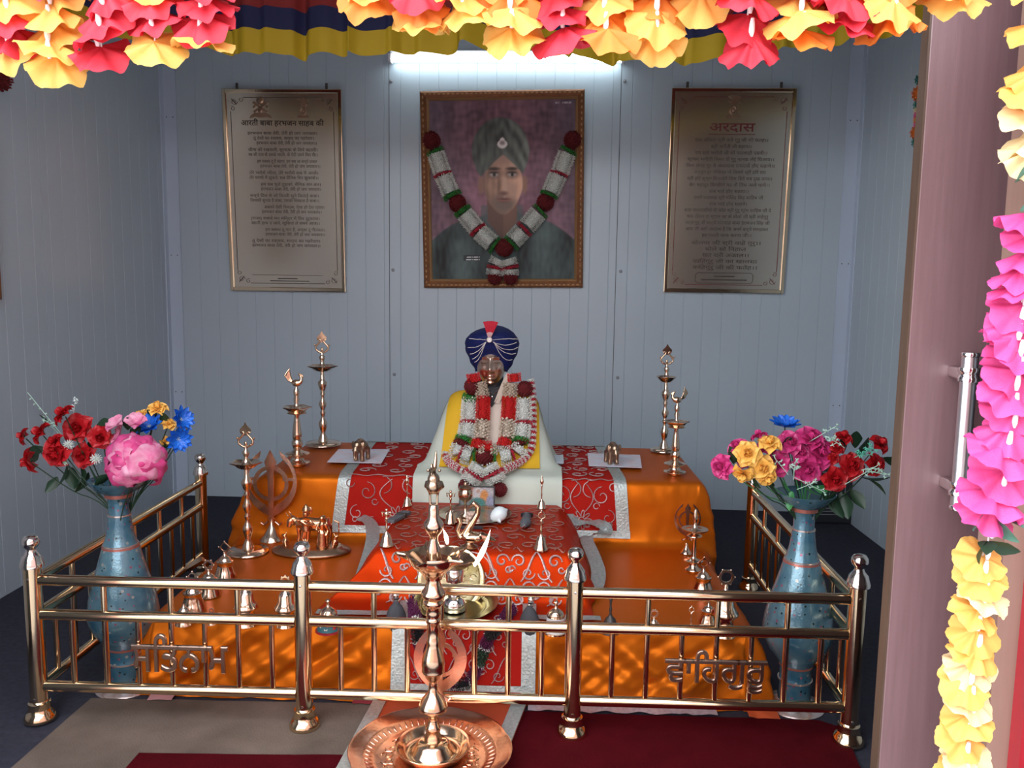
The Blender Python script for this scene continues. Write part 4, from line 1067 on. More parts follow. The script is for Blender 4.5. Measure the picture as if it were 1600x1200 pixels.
part('frame', MB().prism([[(-w_ / 2, 0), (w_ / 2, 0), (w_ / 2, h_), (-w_ / 2, h_)], [(-w_ / 2 + .004, .004), (-w_ / 2 + .004, h_ - .004), (w_ / 2 - .004, h_ - .004), (w_ / 2 - .004, .004)]], .008, Matrix.Rotation(-.12, 4, 'X')), BLACKPL, ph)
def painted(name, nx, nz_, w, h, fn, par, M=None, rough=.5):
    mb = MB().grid(lambda u, v: (w * (u - .5), 0, h * v), nx, nz_, M=M, smooth=False)
    me = mb.mesh(name, mat('print_' + name, (1, 1, 1), rough, attr='Col'), 0)
    ca = me.color_attributes.new('Col', 'FLOAT_COLOR', 'POINT'); d = []
    for j in range(nz_ + 1):
        for i in range(nx + 1): d += list(fn(i / nx, j / nz_)) + [1]
    ca.data.foreach_set('color', d)
    return link(name, me, par)
def blob(c, u, v, cu, cv, ru, rv, col, soft=.25):
    d = hypot((u - cu) / ru, (v - cv) / rv)
    k = max(0, min(1, (1 + soft - d) / (2 * soft))); k = k * k * (3 - 2 * k)
    return tuple(a + (b - a) * k for a, b in zip(c, col))
def photo_fn(u, v):
    c = (.35, .16, .12) if v > .5 else (.20, .22, .22)
    c = blob(c, u, v, .8, .75, .22, .3, (.48, .44, .46)); c = blob(c, u, v, .22, .65, .2, .4, (.45, .10, .06)); c = blob(c, u, v, .52, .62, .17, .42, (.62, .56, .55))
    c = blob(c, u, v, .72, .52, .13, .36, (.70, .26, .06)); c = blob(c, u, v, .52, .22, .25, .26, (.05, .22, .20)); c = blob(c, u, v, .9, .3, .12, .3, (.30, .30, .42)); c = blob(c, u, v, .53, .8, .06, .09, (.55, .34, .26))
    k = .75 + .5 * nz(u * 22, v * 22, 3); return tuple(max(0, q * k) for q in c)
painted('picture', 40, 36, w_ - .008, h_ - .008, photo_fn, ph, Matrix.Translation((0, -.002, .004)) @ Matrix.Rotation(-.12, 4, 'X'))
fg = thing('prayer_beads', 'heap of cream beads and brass charm in the silver tray', 'beads', at_z(738, 816, z1))
mb = MB()
for i in range(46):
    a = i * 2.4; r = .021 * sqrt((i % 16) / 16); mb.ball((r * cos(a), r * sin(a) * .6, .006 + .011 * (i // 16) + .003 * nz(i * .7)), (.0062, .0062, .0062), 8, 6)
part('bead', mb, mat('cream_bead', (.62, .45, .36), .4), fg, kind='stuff')
part('charm', MB().lathe([(.018, 0), (.014, .004), (.010, .012), (.006, .014)], 16, c=(0, -.012, .0)), BRASS, fg)
np_ = thing('name_strip', 'small black name strip at the front rim of the silver tray', 'name plate', at_z(737, 826, hs + .012))
part('plate', MB().box((0, 0, .004), (.068, .012, .009), bev=.001), BLACKPL, np_)
cn = thing('conch_shell', 'smooth white conch shell lying in the silver tray', 'shell', at_z(779, 815, z1), .3)
part('body', MB().lathe([(0, -.004), (.010, .0), (.020, .012), (.0245, .026), (.023, .038), (.016, .048), (.008, .053), (.003, .058), (0, .060)], 24, M=Matrix.Translation((0, 0, .024)) @ Matrix.Rotation(1.1, 4, 'Y') @ Matrix.Translation((0, 0, -.026))), CONCH, cn)
part('spout', MB().tube([(.0, -.004, .010), (-.004, -.022, .008), (-.003, -.032, .007)], [.010, .006, .002], 8), CONCH, cn)
# swan incense holder
sw = thing('swan_holder', 'brass swan necked holder at the front edge of the low stool', 'incense holder', at_z(733, 855, hs))
mb = MB().ball((.012, 0, .030), (.036, .022, .017), 14, 9)
mb.tube([(-.012, 0, .034), (-.002, 0, .055), (.012, 0, .080), (.024, 0, .102), (.025, 0, .122), (.012, 0, .133), (.0, 0, .122)], [.015, .012, .010, .009, .009, .009, .004], 10)
mb.tube([(.03, 0, .034), (.055, 0, .028), (.078, 0, .020)], [.016, .011, .004], 8)
mb.tube([(-.026, 0, .026), (-.035, 0, .05), (-.027, 0, .072), (-.033, 0, .09)], [.010, .0075, .0075, .008], 8)
link('swan', fuse(mb, .0022, 2, BRASS), sw)
part('foot', MB().lathe([(.026, 0), (.026, .003), (.016, .008), (.008, .016), (.009, .022)], 20), BRONZE_D, sw)
# grey strap and dark horn
gs = thing('grey_clasp_knife', 'grey folded strap with metal clasp on the left of the low stool', 'strap', at_z(621, 812, hs), -.35)
part('strap', MB().box((0, -.012, .006), (.026, .066, .012), bev=.003), GREYP, gs)
part('clasp', MB().box((0, .028, .008), (.034, .016, .016), bev=.003), DARKB, gs)
part('buckle', MB().box((0, .050, .009), (.030, .030, .012), bev=.003), GREYP, gs)
dh = thing('dark_horn', 'small black horn with silver tip on the right of the low stool', 'horn', at_z(821, 822, hs + .002), .0)
part('body', MB().tube([(.004, .045, .018), (.003, .030, .017), (.002, .012, .016), (.001, -.012, .015), (-.008, -.030, .012)], [.013, .015, .013, .018, .010], 14), GREYP, dh)
part('cap', MB().lathe([(.011, 0), (.020, .004), (.021, .014), (.012, .017)], 18, M=Matrix.Translation((.004, .050, .012)) @ Matrix.Rotation(-.5, 4, 'X')), BLACKPL, dh)
part('tip', MB().tube([(-.008, -.030, .012), (-.014, -.046, .008)], [.009, .003], 10), CHROME, dh)

# figure group with cow
fgp = at_z(487, 861, H1 + .003)
cg = thing('figure_group', 'bronze figure group of a cow with two standing people on an oval base', 'figurine', fgp)
part('base', MB().lathe([(.131, 0), (.134, .004), (.132, .008), (.110, .014), (.104, .020), (.100, .021), (0, .022)], 72, sy=.62, mod=lambda a, r, z: 1 + (.018 * abs(sin(14 * a)) if r > .12 else 0)), BRONZE_D, cg)
zb2 = .021; k = 1.0
mb = MB()   # cow
mb.tube([(-.052, .014, zb2 + .070), (-.02, .014, zb2 + .072), (.02, .014, zb2 + .070), (.058, .014, zb2 + .074)], [.020, .025, .024, .020], 14)
mb.tube([(-.052, .014, zb2 + .074), (-.066, .012, zb2 + .088), (-.074, .008, zb2 + .080), (-.079, .004, zb2 + .060)], [.016, .013, .013, .008], 12)
for s_ in (-1, 1): mb.tube([(-.070, .008 + s_ * .006, zb2 + .094), (-.078, .008 + s_ * .016, zb2 + .104), (-.086, .008 + s_ * .012, zb2 + .114)], [.004, .003, .0015], 6)
for x, y in ((-.046, .004), (-.052, .028), (.050, .004), (.056, .028)): mb.tube([(x, y, zb2 + .065), (x + .003, y, zb2 + .032), (x - .002, y, zb2)], [.010, .0065, .006], 8)
mb.tube([(.074, .014, zb2 + .084), (.090, .014, zb2 + .078), (.092, .012, zb2 + .05), (.084, .010, zb2 + .02)], [.004, .0035, .003, .005], 6)
link('cow', fuse(mb, .0025, 2, BRONZE), cg)
mb = MB()   # flute player
x0 = -.012; y0 = -.018
mb.tube([(x0, y0, zb2 + .095), (x0 - .002, y0, zb2 + .075), (x0, y0, zb2 + .055)], [.015, .013, .015], 12)
mb.tube([(x0 - .006, y0, zb2 + .055), (x0 - .012, y0 - .003, zb2 + .028), (x0 + .002, y0 - .008, zb2 + .004)], [.010, .0075, .006], 8)
mb.tube([(x0 + .006, y0, zb2 + .055), (x0 + .004, y0, zb2 + .028), (x0 - .006, y0 + .002, zb2 + .002)], [.010, .008, .0065], 8)
mb.ball((x0 + .001, y0 - .012, zb2 + .004), (.006, .011, .005), 8, 6)
mb.ball((x0 - .001, y0 - .002, zb2 + .114), (.0105, .011, .0125), 12, 9)
mb.tube([(x0, y0, zb2 + .1), (x0, y0, zb2 + .106)], .006, 8)
mb.lathe([(.011, .0), (.014, .004), (.012, .012), (.006, .022), (.002, .028)], 12, c=(x0, y0, zb2 + .121))
mb.ball((x0 + .012, y0 + .004, zb2 + .126), (.010, .004, .014), 8, 6)
mb.tube([(x0 + .014, y0, zb2 + .093), (x0 + .022, y0 - .010, zb2 + .078), (x0 + .004, y0 - .020, zb2 + .084), (x0 - .014, y0 - .020, zb2 + .094)], [.006, .005, .0045, .004], 8)
mb.tube([(x0 - .014, y0, zb2 + .093), (x0 - .024, y0 - .010, zb2 + .084), (x0 - .022, y0 - .018, zb2 + .096)], [.006, .005, .004], 8)
mb.tube([(x0 - .044, y0 - .020, zb2 + .100), (x0 + .006, y0 - .019, zb2 + .096)], .0028, 6)
link('flute_player', fuse(mb, .0020, 2, BRONZE), cg)
mb = MB()   # woman in long skirt
x0 = .042; y0 = -.022
mb.lathe([(.021, 0), (.022, .004), (.018, .03), (.015, .052), (.010, .060), (.012, .076), (.011, .084), (.005, .090)], 16, c=(x0, y0, zb2), sy=.8, mod=lambda a, r, z: 1 + (.06 * sin(8 * a) if z < .05 else 0))
mb.ball((x0, y0, zb2 + .100), (.0095, .0095, .0115), 12, 9); mb.ball((x0 + .003, y0 + .004, zb2 + .098), (.012, .011, .014), 10, 8)
mb.tube([(x0 - .012, y0, zb2 + .082), (x0 - .018, y0 - .006, zb2 + .062), (x0 - .006, y0 - .014, zb2 + .058)], [.0055, .0045, .004], 8)
mb.tube([(x0 + .012, y0, zb2 + .082), (x0 + .020, y0 + .002, zb2 + .060), (x0 + .016, y0 - .006, zb2 + .042)], [.0055, .0045, .004], 8)
link('woman', fuse(mb, .0020, 2, BRONZE), cg)
for sx_ in (-1, 1):
    mb = MB(); x0 = .085 * sx_; y0 = -.016
    mb.ball((x0, y0, zb2 + .014), (.012, .010, .015), 10, 8); mb.tube([(x0 + sx_ * -.002, y0, zb2 + .024), (x0 + sx_ * .004, y0, zb2 + .038), (x0 + sx_ * .012, y0, zb2 + .040)], [.007, .006, .003], 8)
    mb.tube([(x0, y0 - .006, zb2 + .02), (x0 - sx_ * .006, y0 - .012, zb2)], [.005, .004], 6); mb.tube([(x0, y0, zb2 + .036), (x0 - sx_ * .005, y0, zb2 + .050)], [.004, .002], 6)
    link('calf', fuse(mb, .0020, 2, BRONZE), cg)

# brass elephants on prayer papers
def elephant_mb():
    mb = MB(); mb.ball((0, .006, .050), (.022, .034, .024), 16, 10); mb.ball((0, -.030, .060), (.017, .017, .019), 14, 9)
    mb.tube([(0, -.042, .056), (0, -.050, .040), (0, -.050, .022), (0, -.058, .012)], [.010, .007, .005, .004], 10)
    for s_ in (-1, 1):
        mb.ball((s_ * .021, -.024, .060), (.008, .004, .016), 10, 8); mb.tube([(s_ * .007, -.044, .050), (s_ * .010, -.056, .044)], [.003, .0015], 6)
        for y in (-.016, .028): mb.tube([(s_ * .013, y, .045), (s_ * .013, y, .02), (s_ * .014, y, .001)], [.010, .0085, .0095], 10)
    mb.ball((0, -.006, .076), (.014, .016, .006), 10, 6)
    mb.tube([(0, .038, .055), (0, .044, .03)], [.003, .002], 6)
    return mb
ele = fuse(elephant_mb(), .0026, 2, BRONZE_D)
def quad_sheet(name, label, cat, pxs, m, z, th=.0012):
    P = [at_z(x, y, z) for x, y in pxs]; c = sum(P, Vector()) / 4
    o = part(name, MB().prism([[((p - c).x, (p - c).y) for p in P]], th, axis='z'), m, loc=(c.x, c.y, z)); return tag(o, label, cat)
quad_sheet('prayer_paper', 'pale printed paper under the left brass elephant', 'paper', [(511, 722), (529, 702), (609, 702), (596, 724)], PAPER, H2 + .0125)
quad_sheet('prayer_paper', 'pale printed paper under the right brass elephant', 'paper', [(918, 708), (1000, 711), (1003, 731), (920, 728)], PAPER, H2 + .0125)
quad_sheet('banknote', 'pale paper note lying on the white shawl right of the bust', 'note', [(833, 711), (880, 711), (881, 724), (834, 724)], NOTE, H2 + .024)
for px, lb in ((562, 'small dark brass elephant standing on the left prayer paper'), (957, 'small dark brass elephant standing on the right prayer paper')):
    e_ = thing('brass_elephant', lb, 'elephant', at_z(px, 722 if px < 700 else 727, H2 + .0135) + Vector((0, .03, 0)), -.3 if px < 700 else .25, 'brass elephants')
    o = link('body', ele, e_); o.scale = (1.0, 1.0, 1.05)
# dark yarn garland hanging over the front runner
yg = thing('yarn_garland', 'dark purple yarn garland with white tufts hanging over the small red hanging', 'garland', at_y(700, 1000, 2.09))
def on_front(x, y, off=0): return at_y(x, y, 2.105) if y > 985 else at_z(x, y, H1 + .03)
yp = [(646, 940), (650, 972), (654, 1003), (664, 1035), (685, 1060), (712, 1072), (735, 1066), (748, 1038), (757, 1012), (766, 992), (782, 976), (800, 950)]
for i, (a, b) in enumerate(zip(yp, yp[1:])):
    pts = [on_front(*a), on_front((a[0] + b[0]) / 2, (a[1] + b[1]) / 2), on_front(*b)]
    wpart('yarn_segment', fringe(MB(), pts, .011, .005, .005, 12, .005, i), two((PURPLE, BLACKC, PURPLE, LEAF)[i % 4]), yg, sharp=0)
    wpart('white_tuft', fringe(MB(), [pts[2] - (pts[2] - pts[1]) * .12, pts[2]], .0118, .004, .004, 12, .004, i + 50), two(WHITEF), yg, sharp=0)

# the great lamp on its copper tray in front of the railing
FY = 1.84
base = at_z(680, 1170, .012); FXc = base.x
ct = thing('copper_tray', 'wide copper tray with fluted rim on the orange mat under the great lamp', 'tray', (FXc - .005, FY - .01, .022))
r_ = .191
part('plate', MB().lathe([(0, .004), (r_ * .66, .004), (r_ * .70, .006), (r_ * .80, .016), (r_ * .83, .019), (r_ * .96, .022), (r_ * .985, .027), (r_, .027), (r_ * .99, .018), (r_ * .84, .013), (r_ * .70, 0), (0, 0)], 80, mod=lambda a, q, z: 1 + (.022 * (abs(cos(4 * a)) ** .5 - .7) if q > r_ * .9 else 0), cap=False), COPPER, ct)
mb = MB()
for i in range(56):
    a = 2 * pi * i / 56; mb.ball((0, 0, 0), (r_ * .055, r_ * .016, r_ * .012), 6, 4, Matrix.Rotation(a, 4, 'Z') @ Matrix.Translation((r_ * .755, 0, .0115)) @ Matrix.Rotation(-.45, 4, 'Y'))
part('fluting', mb, COPPER, ct, kind='stuff')
mb = MB()
for i in range(24):
    a = 2 * pi * i / 24
    mb.tube([Vector((x, y, .0048)) for x, y in spiral(r_ * .52 * cos(a), r_ * .52 * sin(a), .016, a, 1.1, 1 if i % 2 else -1, 12, .7)], .0012, 5)
part('engraving', mb, BRASS, ct, kind='stuff')
gl = thing('great_lamp', 'large brass oil lamp with bird finial standing in the copper tray', 'oil lamp', (FXc, FY, .0265))
def gz(y): return at_y(680, y, FY).z - .0265
s375 = 1.84 / F
def gp(tab, y0, sc): return [(hw / sc * s375 * 1.02, gz(y0 + Y / sc)) for Y, hw in tab]
rd = 63 * s375
part('base_dish', MB().lathe([(0, 0), (rd * .72, 0), (rd * .86, .006), (rd * .97, .020), (rd, .024), (rd * .99, .026), (rd * .90, .023), (rd * .80, .010), (rd * .70, .005), (rd * .60, .006), (rd * .58, .010), (rd * .46, .020), (rd * .44, .026), (rd * .34, .034)], 56), BRASS, gl)
zz0 = gz(880 + 1030 / 3.75)
stem = gp([(1045, 56), (1015, 52), (990, 42), (972, 46), (958, 46), (945, 38), (925, 28), (905, 25), (885, 38), (866, 50), (858, 84), (846, 89), (832, 87), (808, 76), (790, 66), (768, 45), (750, 30), (705, 27), (685, 30), (664, 52), (640, 63), (634, 69), (628, 69), (622, 67), (600, 70), (570, 69), (540, 61), (500, 46), (470, 38), (445, 41), (437, 36), (400, 38), (352, 38), (346, 44), (322, 45), (316, 39), (302, 45), (285, 44), (262, 40), (246, 52), (238, 60), (222, 62), (214, 52), (200, 66), (186, 74), (170, 75), (158, 66), (140, 52), (112, 42), (66, 41), (56, 48), (44, 62)], 880, 3.75)
part('stem', MB().lathe(stem, 36), BRASS, gl)
dish = gp([(895, 58), (872, 66), (846, 90), (818, 128), (790, 152), (752, 166), (740, 168), (736, 164), (764, 140), (792, 96), (800, 50)], 680, 4)
part('dish', MB().lathe(dish, 120, cap=False, mod=spikes(5, .48, 162 / 4 * s375 * 1.02, pi * 1.0, 13)), BRASS, gl)
up_ = gp([(800, 49), (770, 49), (735, 46), (700, 42), (662, 28), (645, 26), (628, 30), (605, 48), (578, 62), (556, 66), (540, 58), (520, 40), (500, 34), (470, 36), (440, 31), (430, 25)], 680, 4)
part('upper_stem', MB().lathe(up_, 36), BRASS_L, gl)
zb3 = gz(680 + 432 / 4); u_ = s375 / 4
mb = MB()   # bird finial, seen from the front
for s_ in (-1, 1): mb.tube([(s_ * 22 * u_, 0, zb3 - 6 * u_), (s_ * 24 * u_, 0, zb3 + 50 * u_), (s_ * 26 * u_, 0, zb3 + 90 * u_)], [9 * u_, 8 * u_, 11 * u_], 8)
mb.ball((0, 0, zb3 + 122 * u_), (52 * u_, 62 * u_, 54 * u_), 16, 12)
mb.ball((0, -10 * u_, zb3 + 168 * u_), (40 * u_, 44 * u_, 44 * u_), 14, 10)
mb.tube([(0, -14 * u_, zb3 + 180 * u_), (-4 * u_, -30 * u_, zb3 + 215 * u_), (-4 * u_, -34 * u_, zb3 + 238 * u_)], [30 * u_, 22 * u_, 24 * u_], 10)
mb.tube([(-4 * u_, -44 * u_, zb3 + 236 * u_), (-6 * u_, -74 * u_, zb3 + 214 * u_), (-6 * u_, -78 * u_, zb3 + 190 * u_)], [9 * u_, 7 * u_, 3 * u_], 8)
for s_ in (-1, 1):
    mb.ball((s_ * 36 * u_, 0, zb3 + 222 * u_), (12 * u_, 10 * u_, 12 * u_), 8, 6)
    mb.tube([(s_ * 48 * u_, 10 * u_, zb3 + 150 * u_), (s_ * 54 * u_, 30 * u_, zb3 + 110 * u_), (s_ * 34 * u_, 60 * u_, zb3 + 80 * u_)], [8 * u_, 14 * u_, 6 * u_], 8)
mb.tube([(4 * u_, 6 * u_, zb3 + 230 * u_), (8 * u_, 18 * u_, zb3 + 280 * u_), (12 * u_, 26 * u_, zb3 + 345 * u_)], [16 * u_, 13 * u_, 6 * u_], 8)
mb.tube([(-14 * u_, -10 * u_, zb3 + 236 * u_), (-14 * u_, -4 * u_, zb3 + 268 * u_)], [10 * u_, 6 * u_], 8)
link('bird_finial', fuse(mb, .0020, 1, AGED), gl)
oil = gp([(778, 118)], 680, 4)[0]
part('oil', MB().lathe([(0, oil[1]), (oil[0], oil[1])], 32, cap=False), mat('lamp_oil', (.10, .03, .015), .08), gl)
a_ = [Vector((-34 * s375, -.012, gz(862))), Vector((-24 * s375, -.022, gz(868))), Vector((-12 * s375, -.034, gz(880)))]
part('wick', MB().tube(smooth_path(a_, 2), .0052, 8), mat('oily_wick', (.42, .22, .10), .5), gl)
flame(gl, at_y(699, 850, FY + .055), at_y(692, 826, FY + .055), .0062)

# ================================================================== ON THE BACK WALL
WR = math.atan(-.0216)
def wall_rect(c4, off=0):
    P = [at_wall(x, y, off) for x, y in c4]; c = sum(P, Vector()) / 4
    w = ((P[1] - P[0]).length + (P[2] - P[3]).length) / 2; h = ((P[3] - P[0]).length + (P[2] - P[1]).length) / 2
    return c, w, h
def crest(kind, x, z, s):
    mb = MB()
    def B(pts, d=.003): mb.prism([[(x + a * s, z + b * s) for a, b in pts]], d, Matrix.Translation((0, -.0045, 0)))
    if kind == 0:    # crossed guns over a scroll, with a round badge
        B([(-.5, -.42), (-.42, -.30), (-.25, -.20), (.25, -.20), (.42, -.30), (.5, -.42), (.25, -.36), (0, -.40), (-.25, -.36)])
        for sg in (-1, 1):
            B([(sg * -.32, -.14), (sg * -.25, -.20), (sg * .34, .20), (sg * .28, .28)][::sg]); B([(sg * .2, .06), (sg * .3, -.02), (sg * .34, .04), (sg * .24, .14)][::sg])
        mb.lathe([(.17 * s, 0), (.15 * s, .003), (.08 * s, .0045), (0, .005)], 20, M=Matrix.Translation((x, -.004, z + .30 * s)) @ Matrix.Rotation(pi / 2, 4, 'X'))
        mb.lathe([(.11 * s, 0), (.09 * s, .003), (0, .004)], 16, M=Matrix.Translation((x, -.004, z - .12 * s)) @ Matrix.Rotation(pi / 2, 4, 'X'))
    else:            # beast over a ring on a scroll
        mb.tube([(x + .12 * s * cos(t), -.005, z - .12 * s + .15 * s * sin(t)) for t in [i * pi / 8 for i in range(16)]], .035 * s, 6, True)
        mb.ball((x, -.004, z - .12 * s), (.07 * s, .003, .09 * s), 10, 6)
        P = [(-.25, .42), (.05, .46), (.26, .40), (.20, .28), (.28, .16), (.16, .18), (.12, .04), (-.02, .10), (-.16, .02), (-.08, .16), (-.2, .22), (-.05, .30)]
        B(P); B([(-.30, -.40), (-.22, -.30), (0, -.34), (.22, -.30), (.30, -.40), (.12, -.42), (-.12, -.42)])
    return mb
def corner_orn(w, h, ins, s, sx, sz):
    mb = MB()
    if True:
        if True:
            cx, cz = sx * (w / 2 - ins), sz * (h / 2 - ins)
            for (a, b, r, t) in ((-.35, -.35, .30, 0), (-.95, -.18, .22, 1), (-.18, -.95, .22, 2)):
                mb.tube([(x, -.0042, z) for x, z in spiral(cx + sx * a * s, cz + sz * b * s, r * s, t, 1.1, sx * sz, 12, .7)], .0016, 5, flat=.5)
            mb.tube([(cx - sx * .1 * s, -.0042, cz - sz * .1 * s), (cx - sx * .55 * s, -.0042, cz - sz * .6 * s)], .0014, 5)
    return mb
def plaque(label, c4, heading, hy, hs_, lines, crests, ulx, red):
    c, w, h = wall_rect(c4, .02)
    t = thing('brass_plaque', label, 'plaque', c, WR, 'engraved wall plaques'); t.location.y -= .022; t.rotation_euler = (radians(3.2), 0, WR)
    part('plate', MB().box((0, .004, 0), (w, .012, h), bev=.002), PLATEM, t)
    fw_ = .020; mb = MB()
    for s_ in (-1, 1):
        mb.box((s_ * (w / 2 - fw_ / 2), -.003, 0), (fw_, .010, h), bev=.0035); mb.box((0, -.003, s_ * (h / 2 - fw_ / 2)), (w - fw_, .010, fw_), bev=.0035)
    part('raised_border', mb, PLATEF, t)
    mb = MB(); i_ = .040
    for s_ in (-1, 1):
        mb.box((s_ * (w / 2 - i_), -.0025, 0), (.0030, .001, h - 2 * i_ - .13)); mb.box((0, -.0025, s_ * (h / 2 - i_)), (w - 2 * i_ - .13, .001, .0030))
    part('border_line', mb, INKR if red else INK, t, kind='stuff')
    for sx in (-1, 1):
        for sz in (-1, 1): part('corner_ornament', corner_orn(w, h, i_, .055, sx, sz), INKR if red else INK, t, kind='stuff')
    for kind, x, z, s_ in crests: part('crest', crest(kind, x, z, s_), BRONZE_D, t)
    def fit(L):
        T = text_mb([(s_, 0, 0, sz, 'CENTER')], .0003 if sz > .02 else .0002) if 0 else None
    hd_ = text_mb([(heading, 0, hy, hs_, 'CENTER')], 0, .0004, .0006); xs = [v.x for v in hd_.v]; tw = ulx; k = tw / (max(xs) - min(xs)); m0 = (max(xs) + min(xs)) / 2
    for v in hd_.v: v.x = (v.x - m0) * k; v.y -= .0028
    part('heading', hd_, INKR if red else INK, t, label='engraved heading in Devanagari')
    if red: part('heading_rule', MB().box((0, -.0028, hy - .014), (ulx * 1.02, .001, .003)), INKR, t)
    body = MB()
    for s_, x, z, ww, al, sz in lines:
        T = text_mb([(s_, 0, 0, sz, 'LEFT')], 0, .0003, 0); xs = [v.x for v in T.v]; a, b = min(xs), max(xs); k = ww / (b - a) if ww else 1
        k = max(.5, min(1.6, k))
        L = (b - a) * k
        for v in T.v:
            v.x = (v.x - a) * k + (x if al == 'L' else x - L / 2); v.z += z; v.y -= .0028
        body.v, body.f, body.sm, body.mi, _ = body.v + T.v, body.f + [tuple(i + len(body.v) for i in f) for f in T.f], body.sm + T.sm, body.mi + T.mi, 0
    part('engraved_text', body, INK, t, kind='stuff', label='engraved lines in Devanagari')
    mb = MB()
    for s_ in (-1, 1):
        mb.box((s_ * w * .375, .006, h / 2 + .012), (.013, .004, .034), bev=.0015); mb.lathe([(.004, 0), (.003, .003), (0, .0035)], 8, M=Matrix.Translation((s_ * w * .375, .004, h / 2 + .02)) @ Matrix.Rotation(pi / 2, 4, 'X'))
    part('hanging_lug', mb, DARKB, t, kind='stuff')
    return t, w, h
# left plaque text (line, indent, y)
LT = [("हरभजन बाबा तेरी, तेरी हो जय जयकार।", .0), ("तू देशों का रक्षक, सरहद का पहरेदार।", .02), ("हरभजन बाबा तेरी, तेरी हो जय जयकार।।", .03), None,
      ("सीमा की रखवाली, सुरक्षा के लिये बहाली।", -.03), ("रब की दया से उसके भरती, वो पेटी उसने फिर दी।।", -.03), None, ("हम सबका तू है सहारा, हम सब आ सच्चे दरबार", .03), ("हरभजन बाबा तेरी, तेरी हो जय जयकार।।", .04), None,
      ("तेरे भरोसे जीता, तेरे भरोसे सब पे आके।", -.03), ("तेरे चरणों में झुकते, सब सैनिक सिर झुकाके।।", -.03), None, ("हम सब पूजें तुझको, सैनिक बार-बार।", .04), ("हरभजन बाबा तेरी, तेरी हो जय जयकार।", .04), None,
      ("सच्चे दिल से जो विनती सुने सिताई बाबा।", -.03), ("जिसकी सुनता है बाबा, उसको सिखाता है बाबा।।", -.03), None, ("सबको ऐसी शिक्षा, ऐसा हो देश प्यार।", .05), ("हरभजन बाबा तेरी, तेरी हो जय जयकार।।", .04), None,
      ("(राजा) सबके मन मन्दिर में सिर झुकाया।", -.03), ("खाली हाथ न जाये, खुशियां ले सबने आज।।", -.03), None, ("हम सबका तू मान है, अच्छा तू गीतकार।", .05), ("हरभजन बाबा तेरी, तेरी हो जय जयकार।।", .05), None,
      ("तू देशों का रक्षक, सरहद का पहरेदार।", -.03), ("हरभजन बाबा तेरी, तेरी हो जय जयकार।।", -.03)]
def vis(s):   # place the short-i sign before its consonant, as it is written
    s = list(s); i = 0
    out = []
    for ch_ in s:
        if ch_ == 'ि' and out:
            j = len(out) - 1
            while j >= 2 and out[j - 1] == '्': j -= 2
            out.insert(j, ch_)
        else: out.append(ch_)
    return ''.join(out)
lt = []; y = .275
for L in LT:
    if L is None: y -= .0085; continue
    al = L[1]; lt.append((vis(L[0]), -.175 + (al if al > 0 else 0) * 1.4 + (0 if al > 0 else 0), y, .30 if al > 0 else .345, 'L', .0205)); y -= .0233
plq, pw, ph_ = plaque('tall brass plaque with two crests left of the portrait, engraved in black', [(352, 142), (537, 143), (540, 456), (361, 455)], vis('आरती बाबा हरभजन साहब की'), .318, .036, lt, ((0, -.105, .40, .115), (1, .105, .398, .105)), .41, False)
part('footer_rule', MB().box((0, -.0028, -.408), (.36, .001, .0015)).box((.0, -.0028, -.425), (.10, .001, .004)).box((.01, -.0028, -.437), (.20, .001, .004)).box((0, -.0028, -.449), (.17, .001, .004)), INK, plq, kind='stuff')
RTX = ["एक ओंकार श्री वाहे गुरु जी की फतह।।", "श्री भगौती जी सहाय।।", "वार श्री भगौती जी की पातशाही दसवीं।।", "प्रथम भगौती सिमर के गुरु नानक लेई धिआय।।", "फिर अंगद गुर ते अमरदास रामदासे होए सहाये।।", "अर्जुन हर गोबिन्द नो सिमरो श्री हरि राय", "श्री हरि कृष्ण धिआईये जिस डिठे सब दुख जाय।।", "तेग बहादुर सिमरिये घर नौ निध आवे धाये।।", "सब थाई होए सहाय।।", "दसवें पातशाह श्री गोबिंद सिंह साहिब जी", "सब थाई होए सहाये।", "दसा पातशाहीयो दी जोत श्री गुरु ग्रंथ साहिब जी दे", "पाठ दीदार दा ध्यान धर के बोलो जी श्री वाहेगुरु", "अर्ज गुरु जी सच्चे पातशाह बाबा हरभजन सिंह जी", "आप जी आगे अरदास है कि अपने बच्चे समझकर", "हर गलती माफ करना जी।।"]
RWD = [116, 64, 115, 138, 141, 115, 136, 129, 63, 112, 60, 140, 132, 138, 134, 80]
rt_ = []
for i, s_ in enumerate(RTX): rt_.append((vis(s_), .0, .238 - i * .0299, RWD[i] * .00345 * .86, 'C', .0215))
for i, (s_, wd) in enumerate((("बोलना जी श्री वाहे गुरु।।", 112), ("बोले सो निहाल", 67), ("सत श्री अकाल।।", 76), ("वाहिगुरु जी का खालसा", 105), ("वाहिगुरु जी की फतेह।।", 105))): rt_.append((vis(s_), .0, -.248 - i * .0297, wd * .00345 * .86, 'C', .025))
prq, pw2, ph2 = plaque('tall brass plaque with one crest right of the portrait, red heading', [(1047, 141), (1240, 141), (1225, 458), (1037, 458)], vis('अरदास'), .285, .058, rt_, ((1, .0, .395, .12),), .215, True)
mb = MB().tube([(x, -.003, z) for x, z in ((-.13, -.385), (.13, -.385), (.14, -.395), (.14, -.425), (.13, -.435), (-.13, -.435), (-.14, -.425), (-.14, -.395))], .0012, 5, True)
part('box_outline', mb.box((0, -.0028, -.402), (.10, .001, .005)).box((0, -.0028, -.419), (.22, .001, .005)), INK, prq, kind='stuff')

